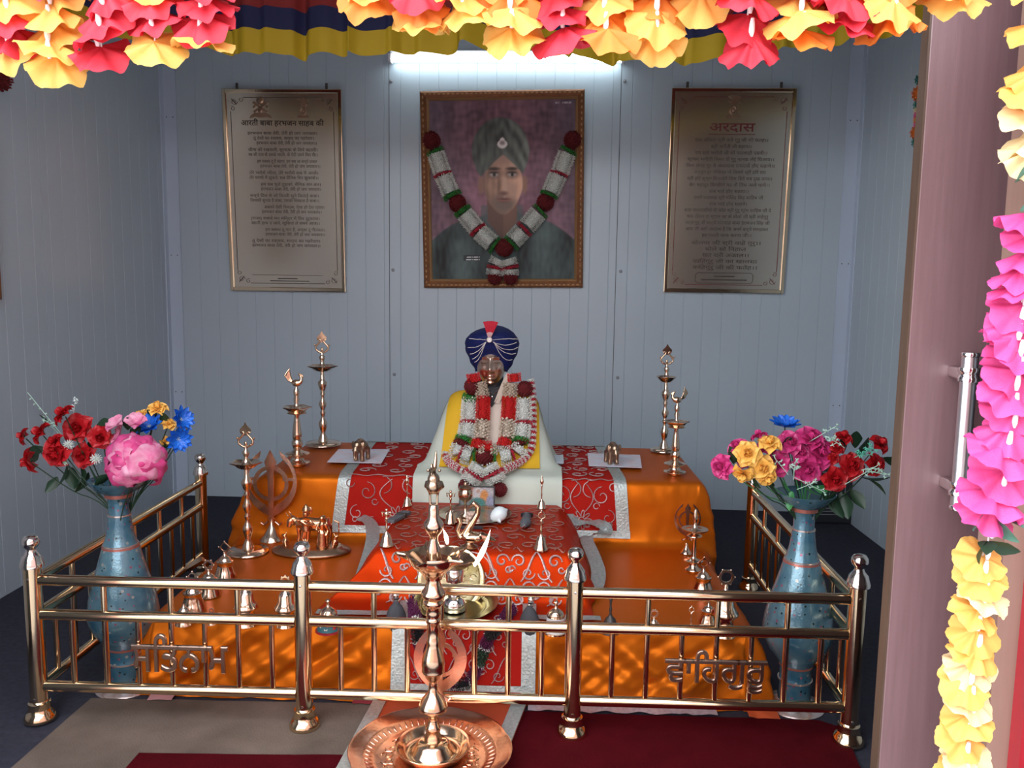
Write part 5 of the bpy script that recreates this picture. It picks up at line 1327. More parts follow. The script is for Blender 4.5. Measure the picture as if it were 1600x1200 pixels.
# portrait
c, pw3, ph3 = wall_rect([(656.5, 145), (912.5, 143), (911, 449.5), (664, 449.5)], .02)
pt = thing('portrait_painting', 'painted portrait of a man in a grey green turban in a carved gilt frame', 'painting', c, WR); pt.location.y -= .012; pt.rotation_euler = (radians(3), -.016, WR)
def frame_part(name, w, h, a, b, y0_, y1_, m, par, seg=1):
    mb = MB()
    prof_ = [(a, y0_), (a, y1_), (a + (b - a) * .25, y1_ - .006), (a + (b - a) * .6, y1_ - .002), (b, y1_ + .004), (b, y0_)]
    cs = [(-1, -1), (1, -1), (1, 1), (-1, 1)]
    vs = [(sx * (w / 2 - d), yy, sz * (h / 2 - d)) for sx, sz in cs for d, yy in prof_]; n = len(prof_); fs = []
    for i in range(4):
        j = (i + 1) % 4
        for k in range(n): fs.append((i * n + k, i * n + (k + 1) % n, j * n + (k + 1) % n, j * n + k))
    mb.add(vs, fs, False); return part(name, mb, m, par)
frame_part('frame', pw3, ph3, 0, .030, .016, -.012, FRAMEW, pt)
frame_part('frame_slip', pw3 - .058, ph3 - .058, 0, .014, .014, -.006, FRAMEL, pt)
mb = MB(); n = 34
for i in range(n):
    for s_ in (-1, 1):
        x = (i + .5) / n * (pw3 - .03) - (pw3 - .03) / 2; mb.ball((x, -.017, s_ * (ph3 / 2 - .014)), (.008, .003, .004), 6, 4)
        z = (i + .5) / n * (ph3 - .03) - (ph3 - .03) / 2; mb.ball((s_ * (pw3 / 2 - .014), -.017, z), (.004, .003, .008), 6, 4)
part('carved_bead', mb, FRAMEL, pt, kind='stuff')
def paint(u, v):
    # u,v in 0..1 of the canvas; a broad brush portrait
    n1 = nz(u * 4, v * 3, 1) * .6 + nz(u * 11, v * 7, 2) * .4; n2 = nz(u * 40, v * 18, 5)
    mid = exp(-((u - .5) / .42) ** 2); c = (.055 + .060 * mid, .038 + .014 * mid, .050 + .018 * mid)
    if v < .55: c = tuple(a + b * (.55 - v) for a, b in zip(c, (.085, .035, .045)))
    ed = max(0, (abs(u - .5) - .3)) * 1.6 * max(0, v - .4) * 2; c = tuple(a * (1 - .7 * min(1, ed)) + b * min(1, ed) for a, b in zip(c, (.02, .02, .035)))
    c = tuple(a * (1 + .85 * n1 + .38 * n2 + .3 * nz(u * 16, v * 40, 8)) for a in c)
    # jacket
    sh = .245 + .09 * exp(-((u - .5) / .13) ** 2) - 1.1 * max(0, abs(u - .5) - .28) ** 1.5
    jk = (.024, .034, .033); k = 1 + 1.3 * nz(u * 7, v * 6, 9) + .5 * n2
    k += .5 * exp(-((u - .22) / .10) ** 2) * max(0, .5 - abs(v - .22)) + .6 * exp(-((u - .75) / .12) ** 2) * max(0, .5 - abs(v - .24))
    d = sh + .09 - v; s_ = max(0, min(1, d / .012 + .5)); c = tuple(a * (1 - s_) + b * k * s_ for a, b in zip(c, jk))
    # neck and open collar
    if .18 < v < .48:
        hw = .105 if v > .33 else .105 - (.33 - v) * 1.0
        s_ = max(0, min(1, (hw - abs(u - .495)) / .012 + .5)) if hw > 0 else 0
        sk = (.15, .075, .052) if u > .5 else (.11, .055, .042)
        c = tuple(a * (1 - s_) + b * (1 + .25 * n1) * (.55 + 1.2 * (v - .25)) * s_ for a, b in zip(c, sk))
        for q in (-1, 1):
            e = abs((u - .495) * q - (hw + .018)); 
            if e < .022 and v < .42: c = tuple(a * .35 + b * .65 for a, b in zip(c, (.055, .065, .065)))
    # ears
    for q, w in ((-1, .9), (1, 1.05)): c = blob(c, u, v, .5 + q * .148, .535, .022, .05, (.16 * w, .085 * w, .06 * w), .3)
    # face
    fx = (u - .503) / .135; fz = (v - .535) / .165
    if fz < 0: fx /= (1 - .26 * min(1, -fz) ** 1.6)
    dd = hypot(fx, fz); s_ = max(0, min(1, (1 - dd) / .08 + .5)); l = .78 + .50 * (u - .47) / .13 + .25 * n1 + .22 * n2 - .30 * max(0, .46 - v) / .09
    sk = (.27 * l, .155 * l, .108 * l)
    c = tuple(a * (1 - s_) + b * s_ for a, b in zip(c, sk))
    if s_ > .5:
        c = blob(c, u, v, .505, .43, .085, .055, tuple(q * .58 for q in (.18, .12, .095)), .5)
        c = blob(c, u, v, .56, .50, .035, .04, (.27, .16, .115), .8); c = blob(c, u, v, .515, .525, .016, .055, (.30, .185, .135), .6)
        c = blob(c, u, v, .475, .53, .012, .05, (.12, .065, .045), .8); c = blob(c, u, v, .505, .487, .030, .012, (.10, .05, .037), .7)
        c = blob(c, u, v, .508, .452, .044, .010, (.16, .062, .05), .6); c = blob(c, u, v, .508, .455, .046, .0035, (.07, .03, .026), .6); c = blob(c, u, v, .508, .437, .03, .006, (.10, .055, .045), .8)
        for q in (-1, 1):
            ex = .503 + q * .062
            c = blob(c, u, v, ex, .597, .046, .026, (.085, .048, .036), .7); c = blob(c, u, v, ex, .590, .027, .011, (.20, .17, .15), .5)
            c = blob(c, u, v, ex + .002, .591, .011, .0115, (.015, .012, .011), .4); c = blob(c, u, v, ex, .602, .030, .0045, (.02, .014, .012), .6)
            c = blob(c, u, v, ex, .624, .042, .0085, (.03, .019, .015), .6)
        c = blob(c, u, v, .50, .675, .05, .03, (.20, .12, .09), .9)
    # turban
    tx = (u - .487) / .195; tz_ = (v - .715) / .185
    if tz_ < 0: tx = (u - .487) / (.195 - .02 * -tz_)
    dd = hypot(tx, max(tz_, -1.0) if tz_ > 0 else tz_ * .92)
    inn = 1 if dd < 1 else max(0, 1 - (dd - 1) / .03)
    cut = v - (.700 - 1.05 * abs(u - .503) ** 1.15)          # lower edge rises to a point over the brow
    hole = max(0, min(1, -cut / .012 + .5)) if abs(u - .503) < .165 else 0
    if v < .50: inn = 0
    k = inn * (1 - hole)
    if k > 0:
        fold = .5 + .5 * sin((v - .9) * 60 + (u - .5) * 70 * (1 if u > .5 else -1) + 6 * n1)
        sd = .50 + .55 * fold * (.3 + 1.2 * max(0, u - .45) / .25) + .38 * n1 + .28 * n2 + .4 * (v - .7) + .35 * max(0, u - .55)
        c = tuple(a * (1 - k) + b * sd * k for a, b in zip(c, (.088, .098, .085)))
    c = blob(c, u, v, .500, .765, .036, .030, (.40, .37, .35), .15) if v < .80 - 1.1 * abs(u - .5) else c
    c = blob(c, u, v, .500, .765, .018, .012, (.16, .12, .12), .5)
    # name tape and signature strokes
    if .225 < u < .345 and .105 < v < .140: c = (.016, .018, .018)
    if .24 < u < .335 and (.112 < v < .119 or .124 < v < .130) and nz(u * 160, v * 10) > -.15: c = (.45, .45, .43)
    if .86 < u < .975 and .975 < v < .984 and nz(u * 110, 1) > -.1: c = (.25, .22, .24)
    return tuple(max(.006, min(.85, q * 2.1)) for q in c)
iw, ih = pw3 - .080, ph3 - .080
painted('canvas', 168, 210, iw, ih, paint, pt, Matrix.Translation((0, .004, -ih / 2)), .6)
# its garland
pg = thing('portrait_garland', 'white fringe garland with maroon pompoms hung in a V over the portrait', 'garland', at_wall(785, 300, .06))
def on_wall(x, y, off=0): return at_wall(x, y, .035 + off * .5)
spec = [('M', ((674, 220), 13.5)), ('M', ((895, 219), 13.5)), ('G', (((679, 235), (681, 239)), 12)), ('W', (((681, 240), (691, 270)), 12)), ('R', (((691, 271), (692, 274)), 12.3)), ('W', (((693, 275), (704, 301)), 12)), ('G', (((705, 302), (708, 308)), 12.3)),
        ('M', ((715, 318), 13)), ('G', (((721, 327), (725, 333)), 12)), ('W', (((726, 334), (744, 356)), 12)), ('R', (((745, 357), (748, 361)), 12.3)), ('W', (((749, 362), (769, 380)), 12)), ('G', (((771, 382), (775, 385)), 12)),
        ('M', ((788, 387), 13.5)), ('G', (((890, 234), (887, 239)), 12)), ('W', (((886, 240), (875, 269)), 12)), ('R', (((874, 270), (873, 273)), 12.3)), ('W', (((872, 274), (860, 301)), 12)), ('G', (((859, 302), (857, 307)), 12.3)),
        ('M', ((852, 316), 13)), ('G', (((846, 328), (842, 332)), 12)), ('W', (((841, 333), (823, 354)), 12)), ('R', (((821, 356), (818, 359)), 12.3)), ('W', (((816, 361), (802, 376)), 12)), ('G', (((801, 378), (798, 381)), 12)),
        ('W', (((780, 405), (775, 415)), 11)), ('R', (((775, 416), (774, 420)), 11.3)), ('W', (((774, 421), (773, 429)), 11)), ('M', ((773, 434), 10)), ('W', (((793, 405), (796, 415)), 11)), ('R', (((796, 416), (797, 420)), 11.3)), ('W', (((797, 421), (797, 429)), 11)), ('M', ((798, 434), 10))]
garland_white(pg, spec, on_wall, .03, .007)

# tube light
tl = thing('tube_light', 'lit white tube light batten high on the back wall above the portrait', 'tube light', at_wall(790, 93, .05), WR)
LL = (at_wall(972, 95, .05) - at_wall(606, 92, .05)).length
part('batten', MB().box((0, .030, .022), (LL, .034, .05), bev=.004), WHITEP, tl)
part('tube', MB().tube([(-LL / 2 + .01, 0, 0), (LL / 2 - .01, 0, 0)], .0135, 16), TUBEM, tl)
for s_ in (-1, 1): part('end_cap', MB().box((s_ * (LL / 2 - .003), .012, .006), (.016, .05, .04), bev=.004), WHITEP, tl)
part('conduit', MB().box((.02, .040, .16), (.022, .016, .24), bev=.002), WHITEP, tl, label='white cable conduit above the batten')
part('loose_wire', MB().tube(smooth_path([(-.10, .03, .055), (-.05, .0, .075), (-.02, .0, .06), (.0, .01, .045)], 2), .0018, 6), WHITEP, tl)

# valance across the alcove
VY = 3.0
vl = thing('valance_curtain', 'gathered valance in red, navy and yellow bands hung across the top of the alcove', 'curtain', (0, VY, 2.0))
vb = [(250, 66), (300, 73), (360, 81), (410, 87), (470, 83), (556, 89), (600, 88), (640, 84), (690, 82), (730, 70), (770, 76), (830, 80), (880, 86), (940, 92), (980, 98), (1040, 97), (1100, 95), (1160, 90), (1250, 76), (1340, 58), (1400, 46), (1470, 36), (1560, 22)]
VB = [at_y(x, y, VY) for x, y in vb]; VB = [VB[0] + Vector((-.45, 0, .06)), *VB, VB[-1] + Vector((.12, 0, .03))]
def vbot(x):
    for a, b in zip(VB, VB[1:]):
        if a.x <= x <= b.x: f = (x - a.x) / (b.x - a.x); return a.z + (b.z - a.z) * f
    return VB[0].z if x < VB[0].x else VB[-1].z
xa, xb = max(VB[0].x, XL + .02), min(VB[-1].x, XR - .02)
def vgather(x, h):
    g = .8 * sin(x * 23 + 2.4 * sin(x * 5.1)) + .4 * sin(x * 51 + 1.6 * sin(x * 9)) + .5 * nz(x * 6, 2)
    f = x / .135 + .5 * nz(x * 2.2, 7); s_ = f - math.floor(f); saw = s_ / .88 if s_ < .88 else (1 - s_) / .12
    amp = .5 + .5 * nz(x * 3.1, 1)
    return (.022 * g + .062 * amp * (saw - .5)) * (1 - .35 * h)
def vband(name, h0, h1, m, off=0):
    def fn(u, v):
        x = xa + (xb - xa) * u; h = h0 + (h1 - h0) * v; z = vbot(x) + h + .022 * nz(x * 9, 4) * (1 - h / .5) - .22 * vgather(x, h) * (1 - h / .5)
        return (x + .016 * sin(x * 33) * (1 - h), VY + vgather(x, h) + off, z)
    wpart(name, MB().grid(fn, 560, 10), m, vl, sharp=0)
vband('yellow_band', 0, .084, BAND_Y); vband('navy_band', .082, .158, BAND_B, .0025); vband('red_band', .156, .42, BAND_R, .004)
part('rod', MB().tube([(xa, 0, .36), (xb, 0, .36)], .010, 10), WHITEP, vl)

# frame on the left wall, tassel string on the right wall, dark panel on the floor
pA = at_x(2, 432, XL + .02); pB = at_x(3, 489, XL + .02)
lfm = thing('wall_picture', 'dark carved picture frame on the left wall, cut by the photo edge', 'picture', (XL + .012, pA.y - .31, pA.z + .40), pi / 2)
frame_part('frame', .60, .96, 0, .035, .012, -.012, FRAMEW, lfm)
part('picture', MB().box((0, .004, 0), (.54, .008, .90)), mat('dark_print', (.05, .035, .03), .5, col2=(.12, .08, .06), noise_amt=.3, noise_scale=6), lfm)
rpos = at_x(-1, 124, XL + .05)
rf_ = thing('wall_rosette', 'dark red cloth rose on the left wall at the photo edge', 'rosette', rpos)
part('bloom', pom(MB(), (0, 0, 0), .035, .010, 90, 3), two(MAROON), rf_)
tp = at_x(1434, 178, XR - .03)
ts = thing('bead_tassel', 'string of orange and green tinsel balls on the right wall beside the door edge', 'tassel', tp)
for k, (py, m, r, nm) in enumerate(((124, GREENT, .022, 'tinsel_tuft'), (146, ORNF, .032, 'orange_ball'), (164, GREENT, .022, 'green_tuft'), (172, G_CRM, .020, 'cream_bead'), (180, G_PNK, .020, 'pink_bead'), (187, G_ORG, .020, 'orange_bead'), (195, G_PNK, .018, 'pink_bead'), (207, ORNF, .030, 'orange_ball'), (222, GREENT, .022, 'tinsel_tuft'))):
    q = at_x(1440 - (py - 120) * .055, py, XR - .03); part(nm, pom(MB(), q - tp, r, .006, 60, k), two(m), ts)
part('cord', MB().tube([at_x(1443, 95, XR - .03) - tp, at_x(1433, 225, XR - .03) - tp], .002, 6), BEADW, ts)
q = at_z(1296, 819, 0)
dp_ = thing('dark_board', 'dark floor board with pale line border leaning in the back right corner', 'panel', (q.x - .03, q.y + .02, 0), -.02)
M = Matrix.Rotation(-.06, 4, 'X')
part('board', MB().box((0, 0, .135), (.27, .03, .27), M, bev=.008), BLACKPL, dp_)
mb = MB()
for a, b in (((-.10, .09), (.10, .09)), ((.10, .09), (.10, .25)), ((-.10, .25), (.10, .25)), ((-.10, .09), (-.10, .25)), ((-.10, .075), (.10, .075)), ((-.10, .06), (.10, .06)), ((-.10, .045), (.10, .045))):
    mb.tube([M @ Vector((a[0], -.0155, a[1])), M @ Vector((b[0], -.0155, b[1]))], .0014, 5)
part('line_border', mb, GREYLINE, dp_, kind='stuff')

# ================================================================== VASES AND FLOWERS
def vase_mat():
    m = bpy.data.materials.new('painted_vase'); m.use_nodes = True; N = m.node_tree.nodes; L = m.node_tree.links; b = N['Principled BSDF']
    b.inputs['Roughness'].default_value = .22; b.inputs['Metallic'].default_value = .35; b.inputs['Coat Weight'].default_value = .4; b.inputs['Coat Roughness'].default_value = .12
    tc = N.new('ShaderNodeTexCoord'); n = N.new('ShaderNodeTexNoise'); n.inputs['Scale'].default_value = 14; n.inputs['Detail'].default_value = 5; L.new(tc.outputs['Object'], n.inputs['Vector'])
    r = N.new('ShaderNodeValToRGB'); r.color_ramp.elements[0].position = .35; r.color_ramp.elements[1].position = .68
    r.color_ramp.elements[0].color = (.030, .115, .18, 1); r.color_ramp.elements[1].color = (.13, .24, .28, 1); L.new(n.outputs['Fac'], r.inputs[0])
    def spots(scale, thr, col, prev, off):
        mp = N.new('ShaderNodeMapping'); mp.inputs['Location'].default_value = (off, off * 2, off); L.new(tc.outputs['Object'], mp.inputs[0])
        v = N.new('ShaderNodeTexVoronoi'); v.inputs['Scale'].default_value = scale; L.new(mp.outputs[0], v.inputs['Vector'])
        lt_ = N.new('ShaderNodeMath'); lt_.operation = 'LESS_THAN'; lt_.inputs[1].default_value = thr; L.new(v.outputs['Distance'], lt_.inputs[0])
        mx = N.new('ShaderNodeMixRGB'); mx.inputs[2].default_value = col; L.new(lt_.outputs[0], mx.inputs[0]); L.new(prev, mx.inputs[1]); return mx.outputs[0]
    c = spots(46, .17, (.24, .08, .13, 1), r.outputs[0], 0); c = spots(52, .15, (.015, .03, .03, 1), c, .35); c = spots(26, .12, (.28, .29, .27, 1), c, .8)
    L.new(c, b.inputs['Base Color']); MATS['painted_vase'] = m
    bn = N.new('ShaderNodeTexNoise'); bn.inputs['Scale'].default_value = 180; bp = N.new('ShaderNodeBump'); bp.inputs['Strength'].default_value = .35; bp.inputs['Distance'].default_value = .002
    L.new(tc.outputs['Object'], bn.inputs['Vector']); L.new(bn.outputs['Fac'], bp.inputs['Height']); L.new(bp.outputs[0], b.inputs['Normal'])
    return m
VM = vase_mat(); VR = mat('vase_copper_band', (.40, .13, .10), .3, .5, bump=.2, bump_scale=120); VF = mat('vase_silver_edge', (.62, .50, .46), .25, .8)
def vase(label, p):
    t = thing('painted_vase', label, 'vase', p, 0, 'blue painted vases')
    part('body', MB().lathe([(.042, .02), (.044, .03), (.042, .075), (.044, .080), (.042, .085), (.041, .118), (.050, .135), (.075, .165), (.090, .200), (.0925, .222), (.087, .262), (.075, .310), (.060, .360), (.047, .408), (.040, .425), (.034, .450), (.029, .490), (.027, .500), (.027, .530), (.030, .548), (.036, .556), (.060, .570), (.074, .588), (.0775, .594), (.075, .594), (.055, .575), (.028, .550), (.02, .48), (0, .46)], 48, cap=False), VM, t)
    part('foot', MB().lathe([(.078, 0), (.080, .004), (.076, .009), (.052, .016), (.044, .024)], 40), VF, t)
    for z, r, h, m in ((.398, .0505, .026, VR), (.552, .0345, .012, VR), (.124, .0435, .012, VR)):
        part('band', MB().lathe([(r - .004, -h / 2), (r, -h / 2), (r + .0015 - (.005 if z == .398 else 0), h / 2), (r - .010, h / 2)], 40, cap=False), m, t, (0, 0, z))
    for z, r in ((.080, .0445), (.496, .0292), (.413, .0445)):
        part('ring', MB().lathe([(r - .003, -.003), (r + .001, -.002), (r + .001, .002), (r - .003, .003)], 36, cap=False), VF, t, (0, 0, z))
    return t
VRp = Vector((.722, 2.165, 0)); VLp = Vector((-1.118, 2.170, 0))
vase('blue painted metal vase at the right end inside the railing', VRp)
vl_ = vase('blue painted metal vase at the left end inside the railing', VLp); vl_.scale = (1, 1, .995)

def Mdir(c, d, roll=0, s=1):
    d = Vector(d).normalized(); q = d.to_track_quat('Z', 'Y')
    return Matrix.Translation(c) @ q.to_matrix().to_4x4() @ Matrix.Rotation(roll, 4, 'Z') @ Matrix.Scale(s, 4)
def petal(mb, M, L, w, curl, cup, n=4, tip=.8, ruf=0, z0=0):
    def fn(u, v):
        a = (u - .5) * 2; ww = w * (sin(pi * (.12 + .80 * v)) ** .7) * (1 if v < .85 else 1 - (v - .85) * (1 - tip) * 4)
        x = a * ww; r = L * v
        return (x, r * cos(curl * v) , z0 + r * sin(curl * v) * 1 + cup * (a * a) * w * .8 + ruf * sin(a * 7 + v * 5) * v)
    mb.grid(fn, n, 5, M=M)
def rose_me(name, m, R=1.0, seed=0, open_=1.0, frill=.0):
    r = random.Random(seed); mb = MB()
    for k, (n, L, w, el, z) in enumerate(((3, .55, .30, 1.45, .0), (4, .72, .40, 1.15, -.02), (5, .88, .52, .80 / open_, -.06), (6, 1.0, .60, .42 / open_, -.12))):
        for i in range(n):
            a = 2 * pi * (i + .5 * (k % 2)) / n + r.uniform(-.15, .15)
            M = Matrix.Scale(R, 4) @ Matrix.Rotation(a, 4, 'Z') @ Matrix.Translation((0, .06 + .03 * k, z)) @ Matrix.Rotation(el, 4, 'X')
            petal(mb, M, L * r.uniform(.92, 1.08), w, -.55 if k > 1 else .1, .55, 4, .8, .03 + frill)
    mb.ball((0, 0, .2 * R), (.16 * R, .16 * R, .3 * R), 8, 6)
    me = mb.mesh(name, m, 0); return me
ROSES = {}
def rose(par, c, d, R, m, seed, open_=1.0, label=None, nm='rose'):
    k = (m.name, seed % 3, open_)
    if k not in ROSES: ROSES[k] = rose_me(nm, m, 1.0, seed % 3, open_, .03 if m is ROSE_R else 0)
    o = link(nm, ROSES[k], par); o.matrix_local = Mdir(c, d, seed * 1.3, R)
    if label: o['label'] = label
    s = MB().lathe([(0, -.25), (.16, -.2), (.22, -.02), (.0, .02)], 8).mesh('sepal', LEAF, 0)
    q = link('sepal', s, o); return o
def leaf_me(m, n=5):
    mb = MB()
    def fn(u, v):
        a = (u - .5) * 2; w = .28 * sin(pi * min(1, v * .97 + .02)) ** .8 * (1 + .08 * cos(v * 38)); return (a * w, v, .10 * abs(a) * w * 3 - .18 * v * v)
    return mb.grid(fn, 4, 8).mesh('leaf', m, 0)
LEAFM = {k: leaf_me(m) for k, m in (('d', LEAF), ('l', LEAF_L), ('g', LEAF_G))}
def leaf(par, c, d, L, k='d', roll=0):
    o = link('leaf', LEAFM[k], par); d = Vector(d).normalized(); y = d; z = Vector((0, 0, 1)) - y * y.z
    z = z.normalized() if z.length > .05 else Vector((0, -1, 0)); x = y.cross(z)
    o.matrix_local = Matrix.Translation(c) @ Matrix((x, y, z)).transposed().to_4x4() @ Matrix.Rotation(roll, 4, 'Y') @ Matrix.Scale(L, 4)
def stem(mb, a, b, sag=.02, r=.0016):
    a, b = Vector(a), Vector(b); m_ = a.lerp(b, .5) + Vector((0, 0, -sag * .5)); mb.tube(smooth_path([a, a.lerp(b, .25) + Vector((0, 0, .01)), m_, b], 2), r, 5)
def daisy(par, c, d, R, seed=0):
    mb = MB(); r = random.Random(seed)
    for k in range(2):
        for i in range(9):
            M = Mdir(c, d, 2 * pi * (i + .5 * k) / 9, 1) @ Matrix.Rotation(.25 + .22 * k, 4, 'X'); petal(mb, M, R * (1 - .12 * k), R * .21, .1, .5, 4, -.2, 0, .002)
    o = part('blue_daisy', mb, BLUEF, par)
    mb = MB(); M = Mdir(c, d, 0, 1)
    for i in range(24):
        a = i * 2.4; q = R * .30 * sqrt(i / 24); mb.tube([M @ Vector((q * .4 * cos(a), q * .4 * sin(a), .002)), M @ Vector((q * cos(a), q * sin(a), R * .16))], R * .022, 4)
    part('stamen', mb, STAMEN, o)
    return o
def sprig(par, a, b, n=8, s=.012, m=None):
    mb = MB(); a, b = Vector(a), Vector(b); mb.tube([a, b], .0009, 4); R = random.Random(int(a.x * 9999))
    for i in range(n):
        p = a.lerp(b, .55 + .45 * i / n); d = Vector((R.uniform(-1, 1), R.uniform(-1, 1), R.uniform(-.4, 1))).normalized(); mb.tube([p, p + d * s], .0008, 4)
        for q in range(4):
            e = Vector((R.uniform(-1, 1), R.uniform(-1, 1), R.uniform(-1, 1))).normalized(); mb.tube([p + d * s, p + d * s + e * s * .5], [.0016, .0005], 4)
    part('filler_sprig', mb, m or FILLER, par)
def burst(par, c, r, m):
    mb = MB()
    for i in range(40):
        z = 1 - 2 * (i + .5) / 40; a = i * 2.4; q = sqrt(1 - z * z); mb.tube([c, Vector(c) + Vector((q * cos(a), q * sin(a), z)) * r], [r * .10, r * .05], 4)
    part('spiky_flower', mb, m, par, kind='stuff')
def bunch(label, mouth, cat='flower bunch', grp='artificial flower bunches in vases'):
    return thing('flower_bunch', label, cat, mouth, 0, grp)
def PY(t, x, y, dy=0): return at_y(x, y, t.location.y + dy) - t.location
ROSE_P = mat('petal_deep_pink', (.55, .02, .15), .5, col2=(.68, .10, .28), noise_amt=.4, noise_scale=40, transl=.12)
# ---- left vase
MLt = VLp + Vector((0, 0, .572))
b1 = bunch('bunch of red roses spreading left from the left vase', MLt + Vector((-.012, 0, 0))); mb = MB()
for i, (x, y, R, dx, dz, op) in enumerate(((36, 681, 13, -.9, .2, 1.4), (63, 676, 18, -.8, .5, 1.4), (98, 646, 17, -.7, .7, 1.4), (122, 669, 22, .1, .35, .9), (157, 683, 18, .3, .1, .9), (88, 709, 22, -.2, -.1, .9), (130, 712, 19, .0, .0, .8), (46, 720, 19, -.8, -.2, 1.4), (85, 690, 14, -.3, .3, 1.2))):
    dy = -.03 - .02 * (i % 3); c = PY(b1, x, y, dy); rose(b1, c, (dx, -1.0 if op < 1 else -.35, dz), R * 2.17 / F * 1.02, ROSE_R, i, op); stem(mb, (0, 0, -.08), c + Vector((0, .012, -.01)))
for i, (x, y, dx, dz, L) in enumerate(((75, 668, -.2, 1, .035), (150, 668, 1, .5, .045), (90, 745, -.6, -1, .04), (112, 730, .2, -1, .05), (138, 738, -.4, -1, .05), (70, 700, -1, -.3, .04), (105, 690, .4, .2, .04), (118, 700, .8, -.2, .04), (60, 700, -.6, -.9, .045), (140, 700, .5, .5, .04), (105, 722, -.1, -1, .055), (125, 726, .4, -1, .05))):
    leaf(b1, PY(b1, x, y, .0), (dx, -.3, dz), L * 1.25, 'd', i)
part('stems', mb, LEAF, b1, kind='stuff')
sprig(b1, PY(b1, 105, 690), PY(b1, 43, 613, -.02), 4, .006); sprig(b1, PY(b1, 112, 665), PY(b1, 118, 625, -.02), 9, .012, mat('white_filler', (.6, .68, .66), .6)); sprig(b1, PY(b1, 100, 685), PY(b1, 68, 655, -.02), 8, .012)
burst(b1, PY(b1, 107, 695, -.07), .014, mat('white_spiky', (.62, .68, .62), .6)); burst(b1, PY(b1, 150, 717, -.07), .015, mat('white_spiky', (.62, .68, .62), .6)); burst(b1, PY(b1, 102, 722, -.07), .009, FILLER)
b2 = bunch('large ruffled pink and white flower head over the mouth of the left vase', MLt + Vector((.010, -.02, .0)))
hc = PY(b2, 213, 720, -.085); rr = 49 * 2.10 / F; R_ = random.Random(4)
for i in range(34):
    z = 1 - 1.75 * (i + .5) / 34; a = i * 2.39996; q = sqrt(max(0, 1 - z * z)); d = Vector((q * cos(a), q * sin(a), z))
    if d.y > .55: continue
    mb = MB(); M = Mdir(hc + Vector((d.x * 1.08, d.y * .8, d.z * .95)) * rr * R_.uniform(.52, .70), (d + Vector((R_.uniform(-.3, .3), 0, R_.uniform(-.3, .3)))), R_.uniform(0, 6), 1)
    def fn(u, v, s=rr * R_.uniform(.40, .60), ph=R_.uniform(0, 6)):
        x, y = (u - .5) * 2, (v - .5) * 2; return (x * s * sqrt(1 - y * y * .5), y * s * sqrt(1 - x * x * .5), s * (.50 - .38 * (x * x + y * y)) + s * .20 * sin(4 * x + ph) * cos(3.5 * y + ph))
    part('petal', mb.grid(fn, 8, 8, M=M), (ROSE_P, HYD)[R_.random() < .22], b2, sharp=0)
for i, (x, y, d) in enumerate(((182, 664, (-.3, -.6, .8)), (188, 680, (-.6, -.5, .4)), (212, 660, (.2, -.6, .8)))):
    mb = MB()
    for k in range(4): petal(mb, Mdir(PY(b2, x, y, -.02), d, k * pi / 2, 1) @ Matrix.Rotation(.4, 4, 'X'), .030, .018, -.2, .5, 4)
    part('floret', mb, HYD, b2, sharp=0)
mb = MB(); stem(mb, (0, 0, -.1), hc); part('stems', mb, LEAF, b2, kind='stuff')
for i, (x, y, dx, dz) in enumerate(((200, 672, .2, .8), (175, 742, -.8, -.4), (205, 682, .5, .4))): leaf(b2, PY(b2, x, y, .0), (dx, -.4, dz), .05, 'd', i)
b3 = bunch('bunch of blue daisies and small yellow roses at the right of the left vase', MLt + Vector((.02, .015, 0))); mb = MB()
for i, (x, y, R, d) in enumerate(((234, 668, 26, (-.05, -.6, .75)), (278, 685, 24, (.6, -.75, -.1)), (281, 656, 24, (.85, -.35, .3)))):
    c = PY(b3, x, y, -.02); o = daisy(b3, c, d, R * 2.18 / F, i); stem(mb, (0, 0, -.08), c + Vector((0, .01, -.005)))
for i, (x, y, R, d) in enumerate(((246, 637, 15, (.1, -.4, 1)), (221, 649, 13, (-.5, -.5, .7)), (264, 662, 12, (.4, -.3, .7)), (284, 671, 10, (.6, .2, .2)), (262, 690, 11, (.3, -.4, -.4)))):
    c = PY(b3, x, y, .0); rose(b3, c, d, R * 2.19 / F, ROSE_Y, i, 1.3, 'yellow rose'); stem(mb, (0, 0, -.08), c)
for i, (x, y, dx, dz) in enumerate(((257, 664, .1, 1), (245, 656, -.3, .6), (250, 688, .6, -.4), (240, 690, .3, -.2))): leaf(b3, PY(b3, x, y, .0), (dx, -.3, dz), .04, 'd', i)
part('stems', mb, LEAF, b3, kind='stuff')
# ---- right vase
MRt = VRp + Vector((0, 0, .575))
c1 = bunch('bunch of magenta roses in the middle of the right vase', MRt + Vector((.0, 0, 0))); mb = MB()
for i, (x, y, R, d, op) in enumerate(((1127, 728, 20, (-.8, -.6, .1), 1.3), (1152, 698, 17, (-.6, -.4, .7), 1.4), (1186, 680, 13, (-.3, .2, .9), 1.5), (1236, 692, 20, (-.1, -.8, .5), 1.1), (1215, 724, 21, (-.3, -1, .1), .9), (1268, 685, 22, (.15, -.6, .8), .95), (1283, 708, 24, (.2, -.8, .5), .9), (1262, 733, 24, (.05, -1, -.05), .8), (1252, 708, 16, (0, -.8, .4), 1.0), (1194, 697, 12, (-.3, -.5, .5), 1.2), (1161, 722, 10, (-.5, -.6, .2), 1.2))):
    c = PY(c1, x, y, -.03); rose(c1, c, d, R * 2.13 / F, ROSE_M, i, op); stem(mb, (0, 0, -.05), c + Vector((0, .012, 0)))
